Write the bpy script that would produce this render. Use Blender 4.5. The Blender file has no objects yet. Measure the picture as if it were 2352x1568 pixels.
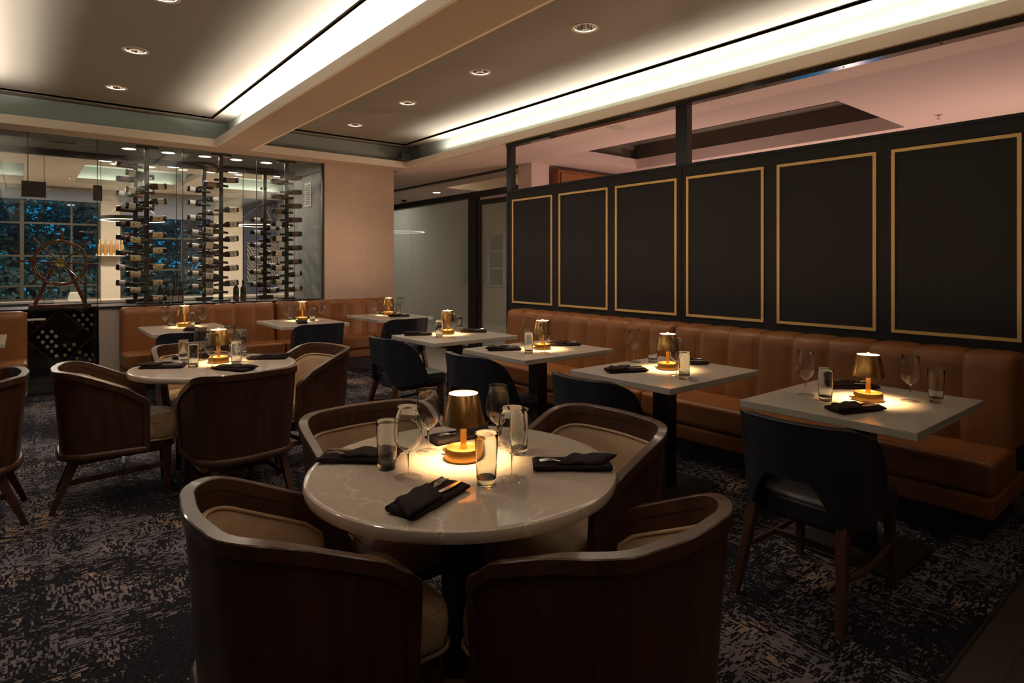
import bpy, bmesh, math, random
from mathutils import Vector, Matrix
PI = math.pi
random.seed(7)
sc = bpy.context.scene
COL = sc.collection

# ------------------------------------------------------------------ materials
def nodes(name):
    m = bpy.data.materials.new(name); m.use_nodes = True
    nt = m.node_tree; nt.nodes.clear()
    out = nt.nodes.new('ShaderNodeOutputMaterial')
    return m, nt, out

def N(nt, t, **kw):
    n = nt.nodes.new(t)
    for k, v in kw.items():
        if k in n.inputs: n.inputs[k].default_value = v
        else: setattr(n, k, v)
    return n

def coords(nt, scale=(1, 1, 1), kind='Object'):
    tc = N(nt, 'ShaderNodeTexCoord'); mp = N(nt, 'ShaderNodeMapping')
    mp.inputs['Scale'].default_value = scale
    nt.links.new(tc.outputs[kind], mp.inputs['Vector'])
    return mp.outputs['Vector']

def pbr(name, col, rough=.5, metal=0., col2=None, nscale=20., stretch=(1, 1, 1), bump=0., bscale=200., spec=.5, coat=0., contrast=(.35, .65)):
    m, nt, out = nodes(name)
    b = N(nt, 'ShaderNodeBsdfPrincipled', Roughness=rough, Metallic=metal)
    b.inputs['Specular IOR Level'].default_value = spec
    if coat: b.inputs['Coat Weight'].default_value = coat; b.inputs['Coat Roughness'].default_value = .12
    b.inputs['Base Color'].default_value = (*col, 1)
    v = coords(nt, stretch)
    if col2:
        t = N(nt, 'ShaderNodeTexNoise', Scale=nscale, Detail=5., Roughness=.6)
        nt.links.new(v, t.inputs['Vector'])
        r = N(nt, 'ShaderNodeValToRGB')
        r.color_ramp.elements[0].position, r.color_ramp.elements[1].position = contrast
        r.color_ramp.elements[0].color = (*col, 1); r.color_ramp.elements[1].color = (*col2, 1)
        nt.links.new(t.outputs['Fac'], r.inputs['Fac']); nt.links.new(r.outputs['Color'], b.inputs['Base Color'])
    if bump:
        t = N(nt, 'ShaderNodeTexNoise', Scale=bscale, Detail=3.)
        nt.links.new(v, t.inputs['Vector'])
        bp = N(nt, 'ShaderNodeBump', Strength=bump, Distance=.002)
        nt.links.new(t.outputs['Fac'], bp.inputs['Height']); nt.links.new(bp.outputs['Normal'], b.inputs['Normal'])
    nt.links.new(b.outputs[0], out.inputs[0])
    return m

def emis(name, col, st):
    m, nt, out = nodes(name)
    e = N(nt, 'ShaderNodeEmission', Strength=st); e.inputs['Color'].default_value = (*col, 1)
    nt.links.new(e.outputs[0], out.inputs[0]); return m

def thin_glass(name, tint=(.95, .98, .97), ior=1.5, haze=0., hazecol=(.6, .62, .6), boost=1.):
    m, nt, out = nodes(name)
    t = N(nt, 'ShaderNodeBsdfTransparent'); t.inputs['Color'].default_value = (*tint, 1)
    g = N(nt, 'ShaderNodeBsdfGlossy', Roughness=0.02)
    # same reflectance from both sides of the thin wall
    gm = N(nt, 'ShaderNodeNewGeometry'); mi = N(nt, 'ShaderNodeMix'); mi.inputs[2].default_value = ior; mi.inputs[3].default_value = 1 / ior
    f = N(nt, 'ShaderNodeFresnel'); nt.links.new(gm.outputs['Backfacing'], mi.inputs[0]); nt.links.new(mi.outputs[0], f.inputs['IOR'])
    mx = N(nt, 'ShaderNodeMixShader')
    nt.links.new(f.outputs[0], mx.inputs[0]); nt.links.new(t.outputs[0], mx.inputs[1]); nt.links.new(g.outputs[0], mx.inputs[2])
    last = mx
    if haze:
        d = N(nt, 'ShaderNodeBsdfTranslucent'); d.inputs['Color'].default_value = (*hazecol, 1)
        d2 = N(nt, 'ShaderNodeBsdfDiffuse'); d2.inputs['Color'].default_value = (*hazecol, 1)
        dm = N(nt, 'ShaderNodeMixShader'); dm.inputs[0].default_value = .5
        nt.links.new(d.outputs[0], dm.inputs[1]); nt.links.new(d2.outputs[0], dm.inputs[2])
        m2 = N(nt, 'ShaderNodeMixShader'); m2.inputs[0].default_value = haze
        nt.links.new(mx.outputs[0], m2.inputs[1]); nt.links.new(dm.outputs[0], m2.inputs[2]); last = m2
    nt.links.new(last.outputs[0], out.inputs[0]); return m

def solid_glass(name):
    m, nt, out = nodes(name)
    g = N(nt, 'ShaderNodeBsdfGlass', Roughness=0., IOR=1.45); g.inputs['Color'].default_value = (.97, .98, .97, 1)
    nt.links.new(g.outputs[0], out.inputs[0]); return m

def math_n(nt, op, a, b=None):
    n = N(nt, 'ShaderNodeMath', operation=op)
    for i, x in enumerate((a, b)):
        if x is None: continue
        if isinstance(x, (int, float)): n.inputs[i].default_value = x
        else: nt.links.new(x, n.inputs[i])
    return n.outputs[0]

def carpet_mat():
    m, nt, out = nodes('carpet')
    L = nt.links
    tc = N(nt, 'ShaderNodeTexCoord'); P = tc.outputs['Object']
    def cells(sx, sy):
        v = N(nt, 'ShaderNodeVectorMath', operation='MULTIPLY'); v.inputs[1].default_value = (sx, sy, 0)
        L.new(P, v.inputs[0])
        f = N(nt, 'ShaderNodeVectorMath', operation='FLOOR'); L.new(v.outputs[0], f.inputs[0])
        w = N(nt, 'ShaderNodeTexWhiteNoise', noise_dimensions='2D'); L.new(f.outputs[0], w.inputs['Vector'])
        return w.outputs['Value']
    def noise(s, d=2., off=0.):
        mp = N(nt, 'ShaderNodeMapping'); mp.inputs['Location'].default_value = (off, off * .7, 0); L.new(P, mp.inputs['Vector'])
        t = N(nt, 'ShaderNodeTexNoise', Scale=s, Detail=d, Roughness=.55); L.new(mp.outputs[0], t.inputs['Vector'])
        return t.outputs['Fac']
    a = cells(38, 130); b = cells(130, 38); cfine = cells(150, 150)
    sel = math_n(nt, 'GREATER_THAN', noise(3.2, 2., 5.), .5)
    mixv = N(nt, 'ShaderNodeMix'); L.new(sel, mixv.inputs[0]); L.new(a, mixv.inputs[2]); L.new(b, mixv.inputs[3])
    val = math_n(nt, 'ADD', math_n(nt, 'MULTIPLY', mixv.outputs[0], .72), math_n(nt, 'MULTIPLY', cfine, .28))
    # hatch lines: a lattice of thin dark threads
    la = math_n(nt, 'MULTIPLY', cells(.001, 26), .16)
    lb = math_n(nt, 'MULTIPLY', cells(26, .001), .16)
    val = math_n(nt, 'SUBTRACT', val, math_n(nt, 'ADD', la, lb))
    dens = noise(1.5, 5., 11.)
    r = N(nt, 'ShaderNodeMapRange'); r.inputs['From Min'].default_value = .36; r.inputs['From Max'].default_value = .64
    r.inputs['To Min'].default_value = .16; r.inputs['To Max'].default_value = .78
    L.new(dens, r.inputs['Value'])
    light = math_n(nt, 'GREATER_THAN', val, r.outputs[0])
    tan = N(nt, 'ShaderNodeValToRGB')
    e = tan.color_ramp.elements
    e[0].position = .44; e[0].color = (.135, .127, .150, 1)
    e[1].position = .68; e[1].color = (.40, .285, .185, 1)
    e2 = e.new(.56); e2.color = (.19, .165, .165, 1)
    L.new(noise(2.1, 4., 31.), tan.inputs['Fac'])
    dark = N(nt, 'ShaderNodeValToRGB')
    dark.color_ramp.elements[0].color = (.006, .007, .011, 1); dark.color_ramp.elements[1].color = (.022, .022, .028, 1)
    L.new(cfine, dark.inputs['Fac'])
    mc = N(nt, 'ShaderNodeMix', data_type='RGBA'); L.new(light, mc.inputs[0]); L.new(dark.outputs[0], mc.inputs[6]); L.new(tan.outputs[0], mc.inputs[7])
    bs = N(nt, 'ShaderNodeBsdfPrincipled', Roughness=.95); bs.inputs['Specular IOR Level'].default_value = .1
    L.new(mc.outputs[2], bs.inputs['Base Color'])
    bp = N(nt, 'ShaderNodeBump', Strength=.4, Distance=.003); L.new(val, bp.inputs['Height']); L.new(bp.outputs[0], bs.inputs['Normal'])
    L.new(bs.outputs[0], out.inputs[0]); return m

def marble_mat(name, base, vein, vs=1.6, rough=.09):
    m, nt, out = nodes(name); L = nt.links
    v = coords(nt)
    n1 = N(nt, 'ShaderNodeTexNoise', Scale=3.5, Detail=6., Roughness=.6); L.new(v, n1.inputs['Vector'])
    ad = N(nt, 'ShaderNodeVectorMath', operation='MULTIPLY_ADD'); ad.inputs[1].default_value = (.35, .35, .35)
    L.new(n1.outputs['Color'], ad.inputs[0]); L.new(v, ad.inputs[2])
    vo = N(nt, 'ShaderNodeTexVoronoi', Scale=vs * 2.2, feature='DISTANCE_TO_EDGE'); L.new(ad.outputs[0], vo.inputs['Vector'])
    r = N(nt, 'ShaderNodeMapRange'); r.inputs['From Min'].default_value = 0.; r.inputs['From Max'].default_value = .022
    r.inputs['To Min'].default_value = 1.; r.inputs['To Max'].default_value = 0.
    L.new(vo.outputs['Distance'], r.inputs['Value'])
    n2 = N(nt, 'ShaderNodeTexNoise', Scale=2.3, Detail=2.); L.new(v, n2.inputs['Vector'])
    gate = N(nt, 'ShaderNodeMapRange'); gate.inputs['From Min'].default_value = .44; gate.inputs['From Max'].default_value = .62
    L.new(n2.outputs['Fac'], gate.inputs['Value'])
    vf = math_n(nt, 'MULTIPLY', math_n(nt, 'MULTIPLY', r.outputs[0], gate.outputs[0]), .75)
    sp = N(nt, 'ShaderNodeTexNoise', Scale=160., Detail=2.); L.new(v, sp.inputs['Vector'])
    cr = N(nt, 'ShaderNodeValToRGB'); cr.color_ramp.elements[0].position = .35; cr.color_ramp.elements[1].position = .7
    cr.color_ramp.elements[0].color = (*[c * .92 for c in base], 1); cr.color_ramp.elements[1].color = (*[min(1, c * 1.06) for c in base], 1)
    L.new(sp.outputs['Fac'], cr.inputs['Fac'])
    mc = N(nt, 'ShaderNodeMix', data_type='RGBA'); L.new(vf, mc.inputs[0]); L.new(cr.outputs[0], mc.inputs[6]); mc.inputs[7].default_value = (*vein, 1)
    b = N(nt, 'ShaderNodeBsdfPrincipled', Roughness=rough); L.new(mc.outputs[2], b.inputs['Base Color'])
    L.new(b.outputs[0], out.inputs[0]); return m

def plank_mat(name, c1, c2, sx, sy, rough=.5, gap=.02, gapc=(.01, .008, .006)):
    m, nt, out = nodes(name); L = nt.links
    v = coords(nt)
    br = N(nt, 'ShaderNodeTexBrick', Scale=1.); br.inputs['Brick Width'].default_value = sx; br.inputs['Row Height'].default_value = sy
    br.inputs['Mortar Size'].default_value = gap * .15
    br.inputs['Color1'].default_value = (*c1, 1); br.inputs['Color2'].default_value = (*c2, 1); br.inputs['Mortar'].default_value = (*gapc, 1)
    L.new(v, br.inputs['Vector'])
    n = N(nt, 'ShaderNodeTexNoise', Scale=9., Detail=8.); mp = N(nt, 'ShaderNodeMapping'); mp.inputs['Scale'].default_value = (1, 9, 1)
    L.new(v, mp.inputs['Vector']); L.new(mp.outputs[0], n.inputs['Vector'])
    mm = N(nt, 'ShaderNodeMix', data_type='RGBA', blend_type='MULTIPLY'); mm.inputs[0].default_value = .6
    L.new(br.outputs['Color'], mm.inputs[6]); L.new(n.outputs['Fac'], mm.inputs[7])
    b = N(nt, 'ShaderNodeBsdfPrincipled', Roughness=rough); L.new(mm.outputs[2], b.inputs['Base Color'])
    L.new(b.outputs[0], out.inputs[0]); return m

def label_mat(name, col, dot=None, lines=True):
    # printed bottle label: object coordinates run along the bottle (z) and round it
    m, nt, out = nodes(name); L = nt.links
    tc = N(nt, 'ShaderNodeTexCoord'); sep = N(nt, 'ShaderNodeSeparateXYZ'); L.new(tc.outputs['Object'], sep.inputs[0])
    n = N(nt, 'ShaderNodeTexNoise', Scale=90., Detail=1.); mp = N(nt, 'ShaderNodeMapping'); mp.inputs['Scale'].default_value = (1, 1, 4)
    L.new(tc.outputs['Object'], mp.inputs[0]); L.new(mp.outputs[0], n.inputs['Vector'])
    ink = math_n(nt, 'GREATER_THAN', n.outputs['Fac'], .62)
    f = math_n(nt, 'MULTIPLY', ink, .45)
    if dot:
        dx = math_n(nt, 'SUBTRACT', sep.outputs['Z'], dot[0])
        d2 = math_n(nt, 'ADD', math_n(nt, 'POWER', dx, 2.), math_n(nt, 'POWER', math_n(nt, 'SUBTRACT', sep.outputs['X'], dot[1]), 2.))
        f = math_n(nt, 'MAXIMUM', f, math_n(nt, 'LESS_THAN', d2, .0085 ** 2))
    mc = N(nt, 'ShaderNodeMix', data_type='RGBA'); L.new(f, mc.inputs[0]); mc.inputs[6].default_value = (*col, 1); mc.inputs[7].default_value = (.06, .03, .025, 1)
    b = N(nt, 'ShaderNodeBsdfPrincipled', Roughness=.6); L.new(mc.outputs[2], b.inputs['Base Color'])
    L.new(b.outputs[0], out.inputs[0]); return m

def fan_mat():
    m, nt, out = nodes('fan_pattern'); L = nt.links
    v = coords(nt, (1, 1, 1))
    sep = N(nt, 'ShaderNodeSeparateXYZ'); L.new(v, sep.inputs[0])
    fx = math_n(nt, 'MODULO', math_n(nt, 'ADD', sep.outputs['X'], 10.), .5)
    fz = math_n(nt, 'MODULO', math_n(nt, 'ADD', sep.outputs['Z'], 10.), .5)
    d = math_n(nt, 'SQRT', math_n(nt, 'ADD', math_n(nt, 'POWER', fx, 2.), math_n(nt, 'POWER', fz, 2.)))
    s = math_n(nt, 'GREATER_THAN', math_n(nt, 'SINE', math_n(nt, 'MULTIPLY', d, 110.)), 0.)
    mc = N(nt, 'ShaderNodeMix', data_type='RGBA'); L.new(s, mc.inputs[0]); mc.inputs[6].default_value = (.035, .03, .03, 1); mc.inputs[7].default_value = (.2, .17, .15, 1)
    b = N(nt, 'ShaderNodeBsdfPrincipled', Roughness=.6); L.new(mc.outputs[2], b.inputs['Base Color']); L.new(b.outputs[0], out.inputs[0]); return m

M = {}
M['carpet'] = carpet_mat()
M['wood_floor'] = plank_mat('wood_floor', (.075, .05, .035), (.05, .034, .026), 1.4, .19, .45)
M['tile'] = plank_mat('tile_floor', (.52, .46, .40), (.47, .42, .37), 1.2, .3, .35, .03, (.12, .1, .09))
M['darktile'] = plank_mat('dark_tile', (.06, .06, .058), (.05, .05, .05), .6, .3, .3, .03)
M['paint'] = pbr('soffit_paint', (.52, .385, .31), .85, bump=.05, bscale=300)  # same coat as the lips; the underside's shade is put into its colour
M['paint_lip'] = pbr('lip_paint', (.90, .78, .66), .85, bump=.05, bscale=300)  # same coat as the soffit, lightened to stand for tray light
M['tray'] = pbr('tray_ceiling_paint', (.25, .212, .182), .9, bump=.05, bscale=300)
M['cove'] = pbr('cove_paint', (.40, .46, .435), .85)
M['pink'] = pbr('corridor_ceiling_paint', (.66, .52, .47), .9)
M['winegrey'] = pbr('wine_room_ceiling_paint', (.15, .15, .14), .85)
M['concrete'] = pbr('concrete', (.26, .27, .25), .75, col2=(.17, .175, .165), nscale=3., bump=.1)
M['beige'] = pbr('beige_wallcover', (.60, .46, .37), .85, bump=.35, bscale=500, col2=(.55, .42, .335), nscale=6)
M['halfwall'] = pbr('half_wall_paint', (.46, .40, .34), .85, bump=.25, bscale=400)
M['panel'] = pbr('black_panel', (.017, .016, .019), .62, bump=.25, bscale=900, spec=.35)
M['rail'] = pbr('black_painted_wood', (.013, .012, .014), .45, spec=.4)
M['satin'] = pbr('satin_black_steel', (.012, .012, .013), .16, spec=.9)
M['blackmetal'] = pbr('black_metal', (.012, .012, .013), .32, metal=.0, spec=.6)
M['gold'] = pbr('gold_moulding', (.88, .60, .24), .42, metal=.15)
M['bronze'] = pbr('dark_bronze', (.035, .027, .02), .45, metal=.5)
M['baseboard'] = pbr('taupe_baseboard', (.22, .17, .14), .5)
M['leather'] = pbr('tan_leather', (.285, .112, .032), .42, col2=(.225, .083, .022), nscale=4., bump=.22, bscale=260, spec=.45)
M['taupe_leather'] = pbr('taupe_leather', (.56, .405, .265), .5, col2=(.43, .30, .19), nscale=9., bump=.2, bscale=300, spec=.4)
M['navy'] = pbr('navy_leather', (.016, .020, .031), .36, col2=(.022, .026, .038), nscale=8., bump=.2, bscale=260, spec=.5)
M['darkwood'] = pbr('dark_stained_wood', (.082, .033, .016), .40, col2=(.045, .018, .009), nscale=4., stretch=(6, 6, 1), spec=.45)
M['rimwood'] = pbr('polished_rim_wood', (.082, .033, .016), .36, col2=(.045, .018, .009), nscale=4., stretch=(6, 6, 1), spec=.5, coat=.5)
M['legwood'] = pbr('walnut_leg', (.085, .037, .018), .38, col2=(.05, .021, .011), nscale=6., stretch=(7, 7, 1), spec=.5)
M['marble'] = marble_mat('round_table_marble', (.53, .455, .385), (.85, .78, .68))
M['quartz'] = marble_mat('square_table_quartz', (.60, .555, .49), (.5, .46, .4), rough=.10)
M['brass'] = pbr('brushed_brass', (.50, .265, .085), .3, metal=.95, bump=.12, bscale=160)
M['brassbase'] = pbr('lamp_brass', (.40, .205, .05), .36, metal=.85)
M['napkin'] = pbr('napkin_cloth', (.020, .013, .014), .9, bump=.5, bscale=700, spec=.2)
M['steel'] = pbr('cutlery_steel', (.75, .74, .72), .16, metal=1.)
M['chrome'] = pbr('chrome', (.72, .70, .66), .12, metal=1.)
M['glass'] = thin_glass('window_glass', (.94, .97, .955), ior=1.55)
M['backglass'] = thin_glass('rear_glass', (.96, .98, .97), ior=1.4)
M['haze'] = thin_glass('frosted_film_glass', (.85, .90, .88), haze=.34, hazecol=(.60, .66, .63))
M['tableglass'] = thin_glass('thin_table_glass', (.992, .992, .99), ior=1.55)
M['solidglass'] = solid_glass('clear_glass')
M['bottle'] = pbr('dark_bottle_glass', (.006, .008, .006), .07, spec=.8)
M['bottle_green'] = pbr('green_bottle_glass', (.03, .035, .012), .08, spec=.8)
M['cap_black'] = pbr('black_capsule', (.015, .013, .013), .35)
M['cap_red'] = pbr('red_capsule', (.16, .018, .02), .4)
M['cap_white'] = pbr('white_capsule', (.70, .70, .68), .45)
M['cap_gold'] = pbr('gold_capsule', (.62, .40, .17), .35, metal=.4)
M['cap_silver'] = pbr('silver_capsule', (.55, .56, .58), .3, metal=.6)
M['label_white'] = label_mat('white_label', (.72, .62, .56))
M['label_dot'] = label_mat('white_label_with_seal', (.76, .67, .60), dot=(.075, 0.))
M['label_cream'] = label_mat('cream_label', (.62, .48, .32), dot=(.085, 0.))
M['label_dark'] = label_mat('dark_label', (.10, .05, .035))
M['label_pink'] = label_mat('worn_pink_label', (.40, .24, .19))
M['white_on'] = emis('downlight_lens', (1., .93, .84), 9.)
M['glow'] = emis('lamp_diffuser', (1., .66, .34), 120.)
M['glow_low'] = emis('lamp_diffuser_low', (1., .66, .34), 12.)
M['ringglow'] = emis('ring_light', (1., .86, .66), 5.)
M['lens_dim'] = emis('dim_lens', (1., .8, .6), .6)
M['bar_glow'] = emis('bar_shelf_light', (1., .62, .36), 3.)
M['screenblue'] = pbr('roller_shade', (.22, .24, .28), .9)
M['pilaster'] = pbr('cream_pilaster', (.55, .46, .36), .8)
M['navywall'] = pbr('navy_wall', (.028, .034, .06), .7)
M['fan'] = fan_mat()
M['mullion'] = pbr('bronze_mullion', (.045, .036, .022), .5)
M['cream_mullion'] = pbr('cream_mullion', (.55, .50, .43), .7)
M['greypane'] = pbr('dark_window_pane', (.10, .105, .105), .25)
M['walnut_panel'] = pbr('walnut_panel', (.36, .13, .045), .4, col2=(.22, .075, .028), nscale=5., stretch=(8, 8, .8))
M['wheelwood'] = pbr('varnished_wheel_wood', (.20, .06, .018), .25, col2=(.13, .036, .012), nscale=6., coat=.4)
M['polbrass'] = pbr('polished_brass', (.80, .56, .22), .22, metal=1.)
M['leaf'] = pbr('tree_leaf', (.10, .19, .17), .8, col2=(.16, .26, .2), nscale=2.)
M['bark'] = pbr('tree_bark', (.09, .075, .09), .9, col2=(.05, .04, .05), nscale=8.)
M['soil'] = pbr('outside_ground', (.05, .06, .05), .9)
M['cablack'] = pbr('black_plastic', (.012, .012, .012), .5)
M['darkbin'] = pbr('black_bin_wood', (.022, .021, .02), .55, col2=(.03, .028, .026), nscale=7.)
M['whitepl'] = pbr('white_trim', (.62, .56, .5), .6)
M['lampwhite'] = pbr('frosted_shade', (.7, .66, .55), .5)
M['spirit'] = pbr('amber_spirit', (.42, .22, .07), .12, spec=.7)

# ------------------------------------------------------------------ mesh building
class MB:
    def __init__(s): s.v = []; s.f = []
    def add(s, vs, fs):
        b = len(s.v); s.v += [tuple(p) for p in vs]; s.f += [tuple(b + i for i in f) for f in fs]; return s
    def box(s, x0, x1, y0, y1, z0, z1):
        vs = [(x, y, z) for x in (x0, x1) for y in (y0, y1) for z in (z0, z1)]
        return s.add(vs, [(0, 1, 3, 2), (4, 6, 7, 5), (0, 4, 5, 1), (2, 3, 7, 6), (0, 2, 6, 4), (1, 5, 7, 3)])
    def frustum(s, p0, a0, p1, a1):
        # square-section bar between two points; a = (half x, half y)
        vs = [(p[0] + sx * a[0], p[1] + sy * a[1], p[2]) for p, a in ((p0, a0), (p1, a1)) for sx, sy in ((-1, -1), (1, -1), (1, 1), (-1, 1))]
        return s.add(vs, [(3, 2, 1, 0), (4, 5, 6, 7)] + [(i, (i + 1) % 4, 4 + (i + 1) % 4, 4 + i) for i in range(4)])
    def lathe(s, prof, n=32, c=(0, 0, 0), closed=False):
        # prof: list of (r, z)
        vs = []; k = len(prof)
        for i in range(n):
            a = 2 * PI * i / n
            for r, z in prof: vs.append((c[0] + r * math.cos(a), c[1] + r * math.sin(a), c[2] + z))
        fs = []
        m = k if closed else k - 1
        for i in range(n):
            j = (i + 1) % n
            for q in range(m):
                w = (q + 1) % k
                fs.append((i * k + q, j * k + q, j * k + w, i * k + w))
        s.add(vs, fs)
        return s
    def disc(s, r, z, n=32, c=(0, 0), up=True):
        vs = [(c[0] + r * math.cos(2 * PI * i / n), c[1] + r * math.sin(2 * PI * i / n), z) for i in range(n)]
        return s.add(vs, [tuple(range(n)) if up else tuple(reversed(range(n)))])
    def bar(s, p0, p1, w, h, up=(0, 0, 1)):
        p0, p1 = Vector(p0), Vector(p1); t = (p1 - p0).normalized()
        u = Vector(up)
        if abs(t.dot(u)) > .99: u = Vector((1, 0, 0))
        l = t.cross(u).normalized(); u = l.cross(t)
        vs = [p + l * (sx * w / 2) + u * (sy * h / 2) for p in (p0, p1) for sx, sy in ((-1, -1), (1, -1), (1, 1), (-1, 1))]
        return s.add(vs, [(3, 2, 1, 0), (4, 5, 6, 7)] + [(i, (i + 1) % 4, 4 + (i + 1) % 4, 4 + i) for i in range(4)])
    def tube(s, pts, r, n=8, closed=False, caps=True):
        pts = [Vector(p) for p in pts]; k = len(pts); vs = []
        rr = r if isinstance(r, (list, tuple)) else [r] * k
        prev = None
        for i, p in enumerate(pts):
            a = pts[(i - 1) % k] if (closed or i > 0) else p
            b = pts[(i + 1) % k] if (closed or i < k - 1) else p
            t = (b - a).normalized()
            if prev is None:
                u = Vector((0, 0, 1)) if abs(t.z) < .9 else Vector((1, 0, 0))
            else: u = prev
            l = t.cross(u).normalized(); u = l.cross(t).normalized(); prev = u
            for q in range(n):
                an = 2 * PI * q / n
                vs.append(p + (l * math.cos(an) + u * math.sin(an)) * rr[i])
        fs = []
        for i in range(k if closed else k - 1):
            j = (i + 1) % k
            for q in range(n): fs.append((i * n + q, i * n + (q + 1) % n, j * n + (q + 1) % n, j * n + q))
        if caps and not closed:
            fs += [tuple(reversed(range(n))), tuple((k - 1) * n + q for q in range(n))]
        return s.add(vs, fs)
    def grid(s, rows, closed_u=False):
        k = len(rows[0]); n = len(rows); vs = [p for r in rows for p in r]; fs = []
        for i in range(n if closed_u else n - 1):
            j = (i + 1) % n
            for q in range(k - 1): fs.append((i * k + q, j * k + q, j * k + q + 1, i * k + q + 1))
        return s.add(vs, fs)
    def sweep(s, frames, closed=False):
        # frames: list of cross-section point lists (same length), each section closed
        k = len(frames[0]); n = len(frames); vs = [p for r in frames for p in r]; fs = []
        for i in range(n if closed else n - 1):
            j = (i + 1) % n
            for q in range(k): fs.append((i * k + q, i * k + (q + 1) % k, j * k + (q + 1) % k, j * k + q))
        if not closed: fs += [tuple(reversed(range(k))), tuple((n - 1) * k + q for q in range(k))]
        return s.add(vs, fs)
    def build(s, name, mat, parent=None, smooth=None, bevel=None, seg=3, subsurf=0, solid=None, kind=None, label=None):
        me = bpy.data.meshes.new(name); me.from_pydata([tuple(p) for p in s.v], [], s.f); me.update()
        bm = bmesh.new(); bm.from_mesh(me); bmesh.ops.recalc_face_normals(bm, faces=bm.faces[:]); bm.to_mesh(me); bm.free()
        me.materials.append(M[mat] if isinstance(mat, str) else mat)
        if smooth is not None:
            for p in me.polygons: p.use_smooth = True
            me.set_sharp_from_angle(angle=math.radians(smooth))
        o = bpy.data.objects.new(name, me); COL.objects.link(o)
        if parent is not None: o.parent = parent
        if solid:
            md = o.modifiers.new('solid', 'SOLIDIFY'); md.thickness = solid; md.offset = -1
        if bevel:
            md = o.modifiers.new('bevel', 'BEVEL'); md.width = bevel; md.segments = seg; md.limit_method = 'ANGLE'; md.angle_limit = math.radians(40)
            for p in me.polygons: p.use_smooth = True
            md.harden_normals = True
        if subsurf:
            md = o.modifiers.new('sub', 'SUBSURF'); md.levels = subsurf; md.render_levels = subsurf
        if kind: o['kind'] = kind
        if label: o['label'] = label
        return o

def thing(name, label, cat, loc=(0, 0, 0), rot=0., group=None):
    o = bpy.data.objects.new(name, None); COL.objects.link(o)
    o.empty_display_size = .1
    o.location = loc; o.rotation_euler = (0, 0, rot); o['label'] = label; o['category'] = cat
    if group: o['group'] = group
    return o
def tag(o, label, cat, group=None, kind=None):
    o['label'] = label; o['category'] = cat
    if group: o['group'] = group
    if kind: o['kind'] = kind
    return o
def struct(mb, name, mat, parent=None, **kw):
    o = mb.build(name, mat, parent, **kw)
    o['kind'] = 'structure'
    return o
def dup(root, loc, rot, label, group=None):
    r = root.copy(); COL.objects.link(r); r.location = loc
    r.rotation_euler = rot if isinstance(rot, tuple) else (0, 0, rot)
    r['label'] = label
    if group: r['group'] = group
    for ch in list(root.children):
        c = ch.copy(); COL.objects.link(c); c.parent = r
        for g in list(ch.children):
            d = g.copy(); COL.objects.link(d); d.parent = c
    return r
class Kind:
    """first call builds, later calls copy"""
    def __init__(s, maker): s.maker = maker; s.first = None
    def put(s, loc, rot, label, group=None):
        if s.first is None:
            s.first = s.maker(label)
            s.first.location = loc; s.first.rotation_euler = rot if isinstance(rot, tuple) else (0, 0, rot)
            if group: s.first['group'] = group
            return s.first
        return dup(s.first, loc, rot, label, group)
def ORD(i): return ['topmost', 'second', 'third', 'fourth', 'fifth', 'sixth', 'seventh', 'eighth', 'ninth', 'tenth', 'eleventh'][i]

# ------------------------------------------------------------------ room shell
ZC = 2.93; ZT = 3.26; ZM = 3.283
YB = 8.58               # plane of the glass wine wall
PX = 4.58               # face of the black partition
struct(MB().box(-4.6, 4.42, .71, YB, -.08, 0).box(4.42, 4.60, .71, 5.78, -.08, 0), 'floor', 'carpet')
struct(MB().box(4.60, 11, .71, 5.78, -.08, 0).box(4.42, 11, 5.78, 15, -.08, 0), 'floor.001', 'tile')
struct(MB().box(-4.6, 11, -3.2, .70, -.08, -.002), 'floor.002', 'wood_floor')
struct(MB().box(-4.6, 4.42, YB, 9.9, -.08, 0), 'floor.003', 'darktile')
struct(MB().box(-4.6, 4.42, 9.9, 15, -.08, 0), 'floor.004', 'tile')
struct(MB().box(-4.6, 4.5, .70, .712, -.03, .006), 'trim_1', 'bronze')

def slab(mb, xs, ys, holes, z0, z1):
    for i in range(len(xs) - 1):
        for j in range(len(ys) - 1):
            cx, cy = (xs[i] + xs[i + 1]) / 2, (ys[j] + ys[j + 1]) / 2
            if any(h[0] < cx < h[1] and h[2] < cy < h[3] for h in holes): continue
            mb.box(xs[i], xs[i + 1], ys[j], ys[j + 1], z0, z1)
    return mb
TL = (-.375, 1.855, -1.6, 8.20)     # opening of the tray over the round tables
TR = (2.30, 4.535, -1.6, 8.20)      # opening of the tray over the banquette
LW = .025
struct(slab(MB(), [-4.6, TL[0] - LW, TL[1] + LW, TR[0] - LW, TR[1] + LW, 4.60], [-3.2, -1.6 - LW, 8.20 + LW, YB + .02], [(h[0] - LW, h[1] + LW, h[2] - LW, h[3] + LW) for h in (TL, TR)], ZC, ZC + .03), 'ceiling', 'paint')
T2 = (5.70, 7.35, 2.40, 6.05)
T3 = (6.30, 7.80, 7.30, 9.85)
struct(slab(MB(), [4.60, T2[0] - .02, T3[0] - .02, T2[1] + .02, T3[1] + .02, 11], [-3.2, T2[2] - .02, T2[3] + .02, T3[2] - .02, T3[3] + .02, 15],
            [(h[0] - .02, h[1] + .02, h[2] - .02, h[3] + .02) for h in (T2, T3)], ZC, ZC + .03), 'ceiling.001', 'pink')
WT = [(-3.4, .0, 11.3, 13.7), (.70, 2.30, 10.9, 13.4), (2.75, 4.3, 10.9, 13.4)]
W2 = [(a - .02, b + .02, c - .02, d_ + .02) for a, b, c, d_ in WT]
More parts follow.
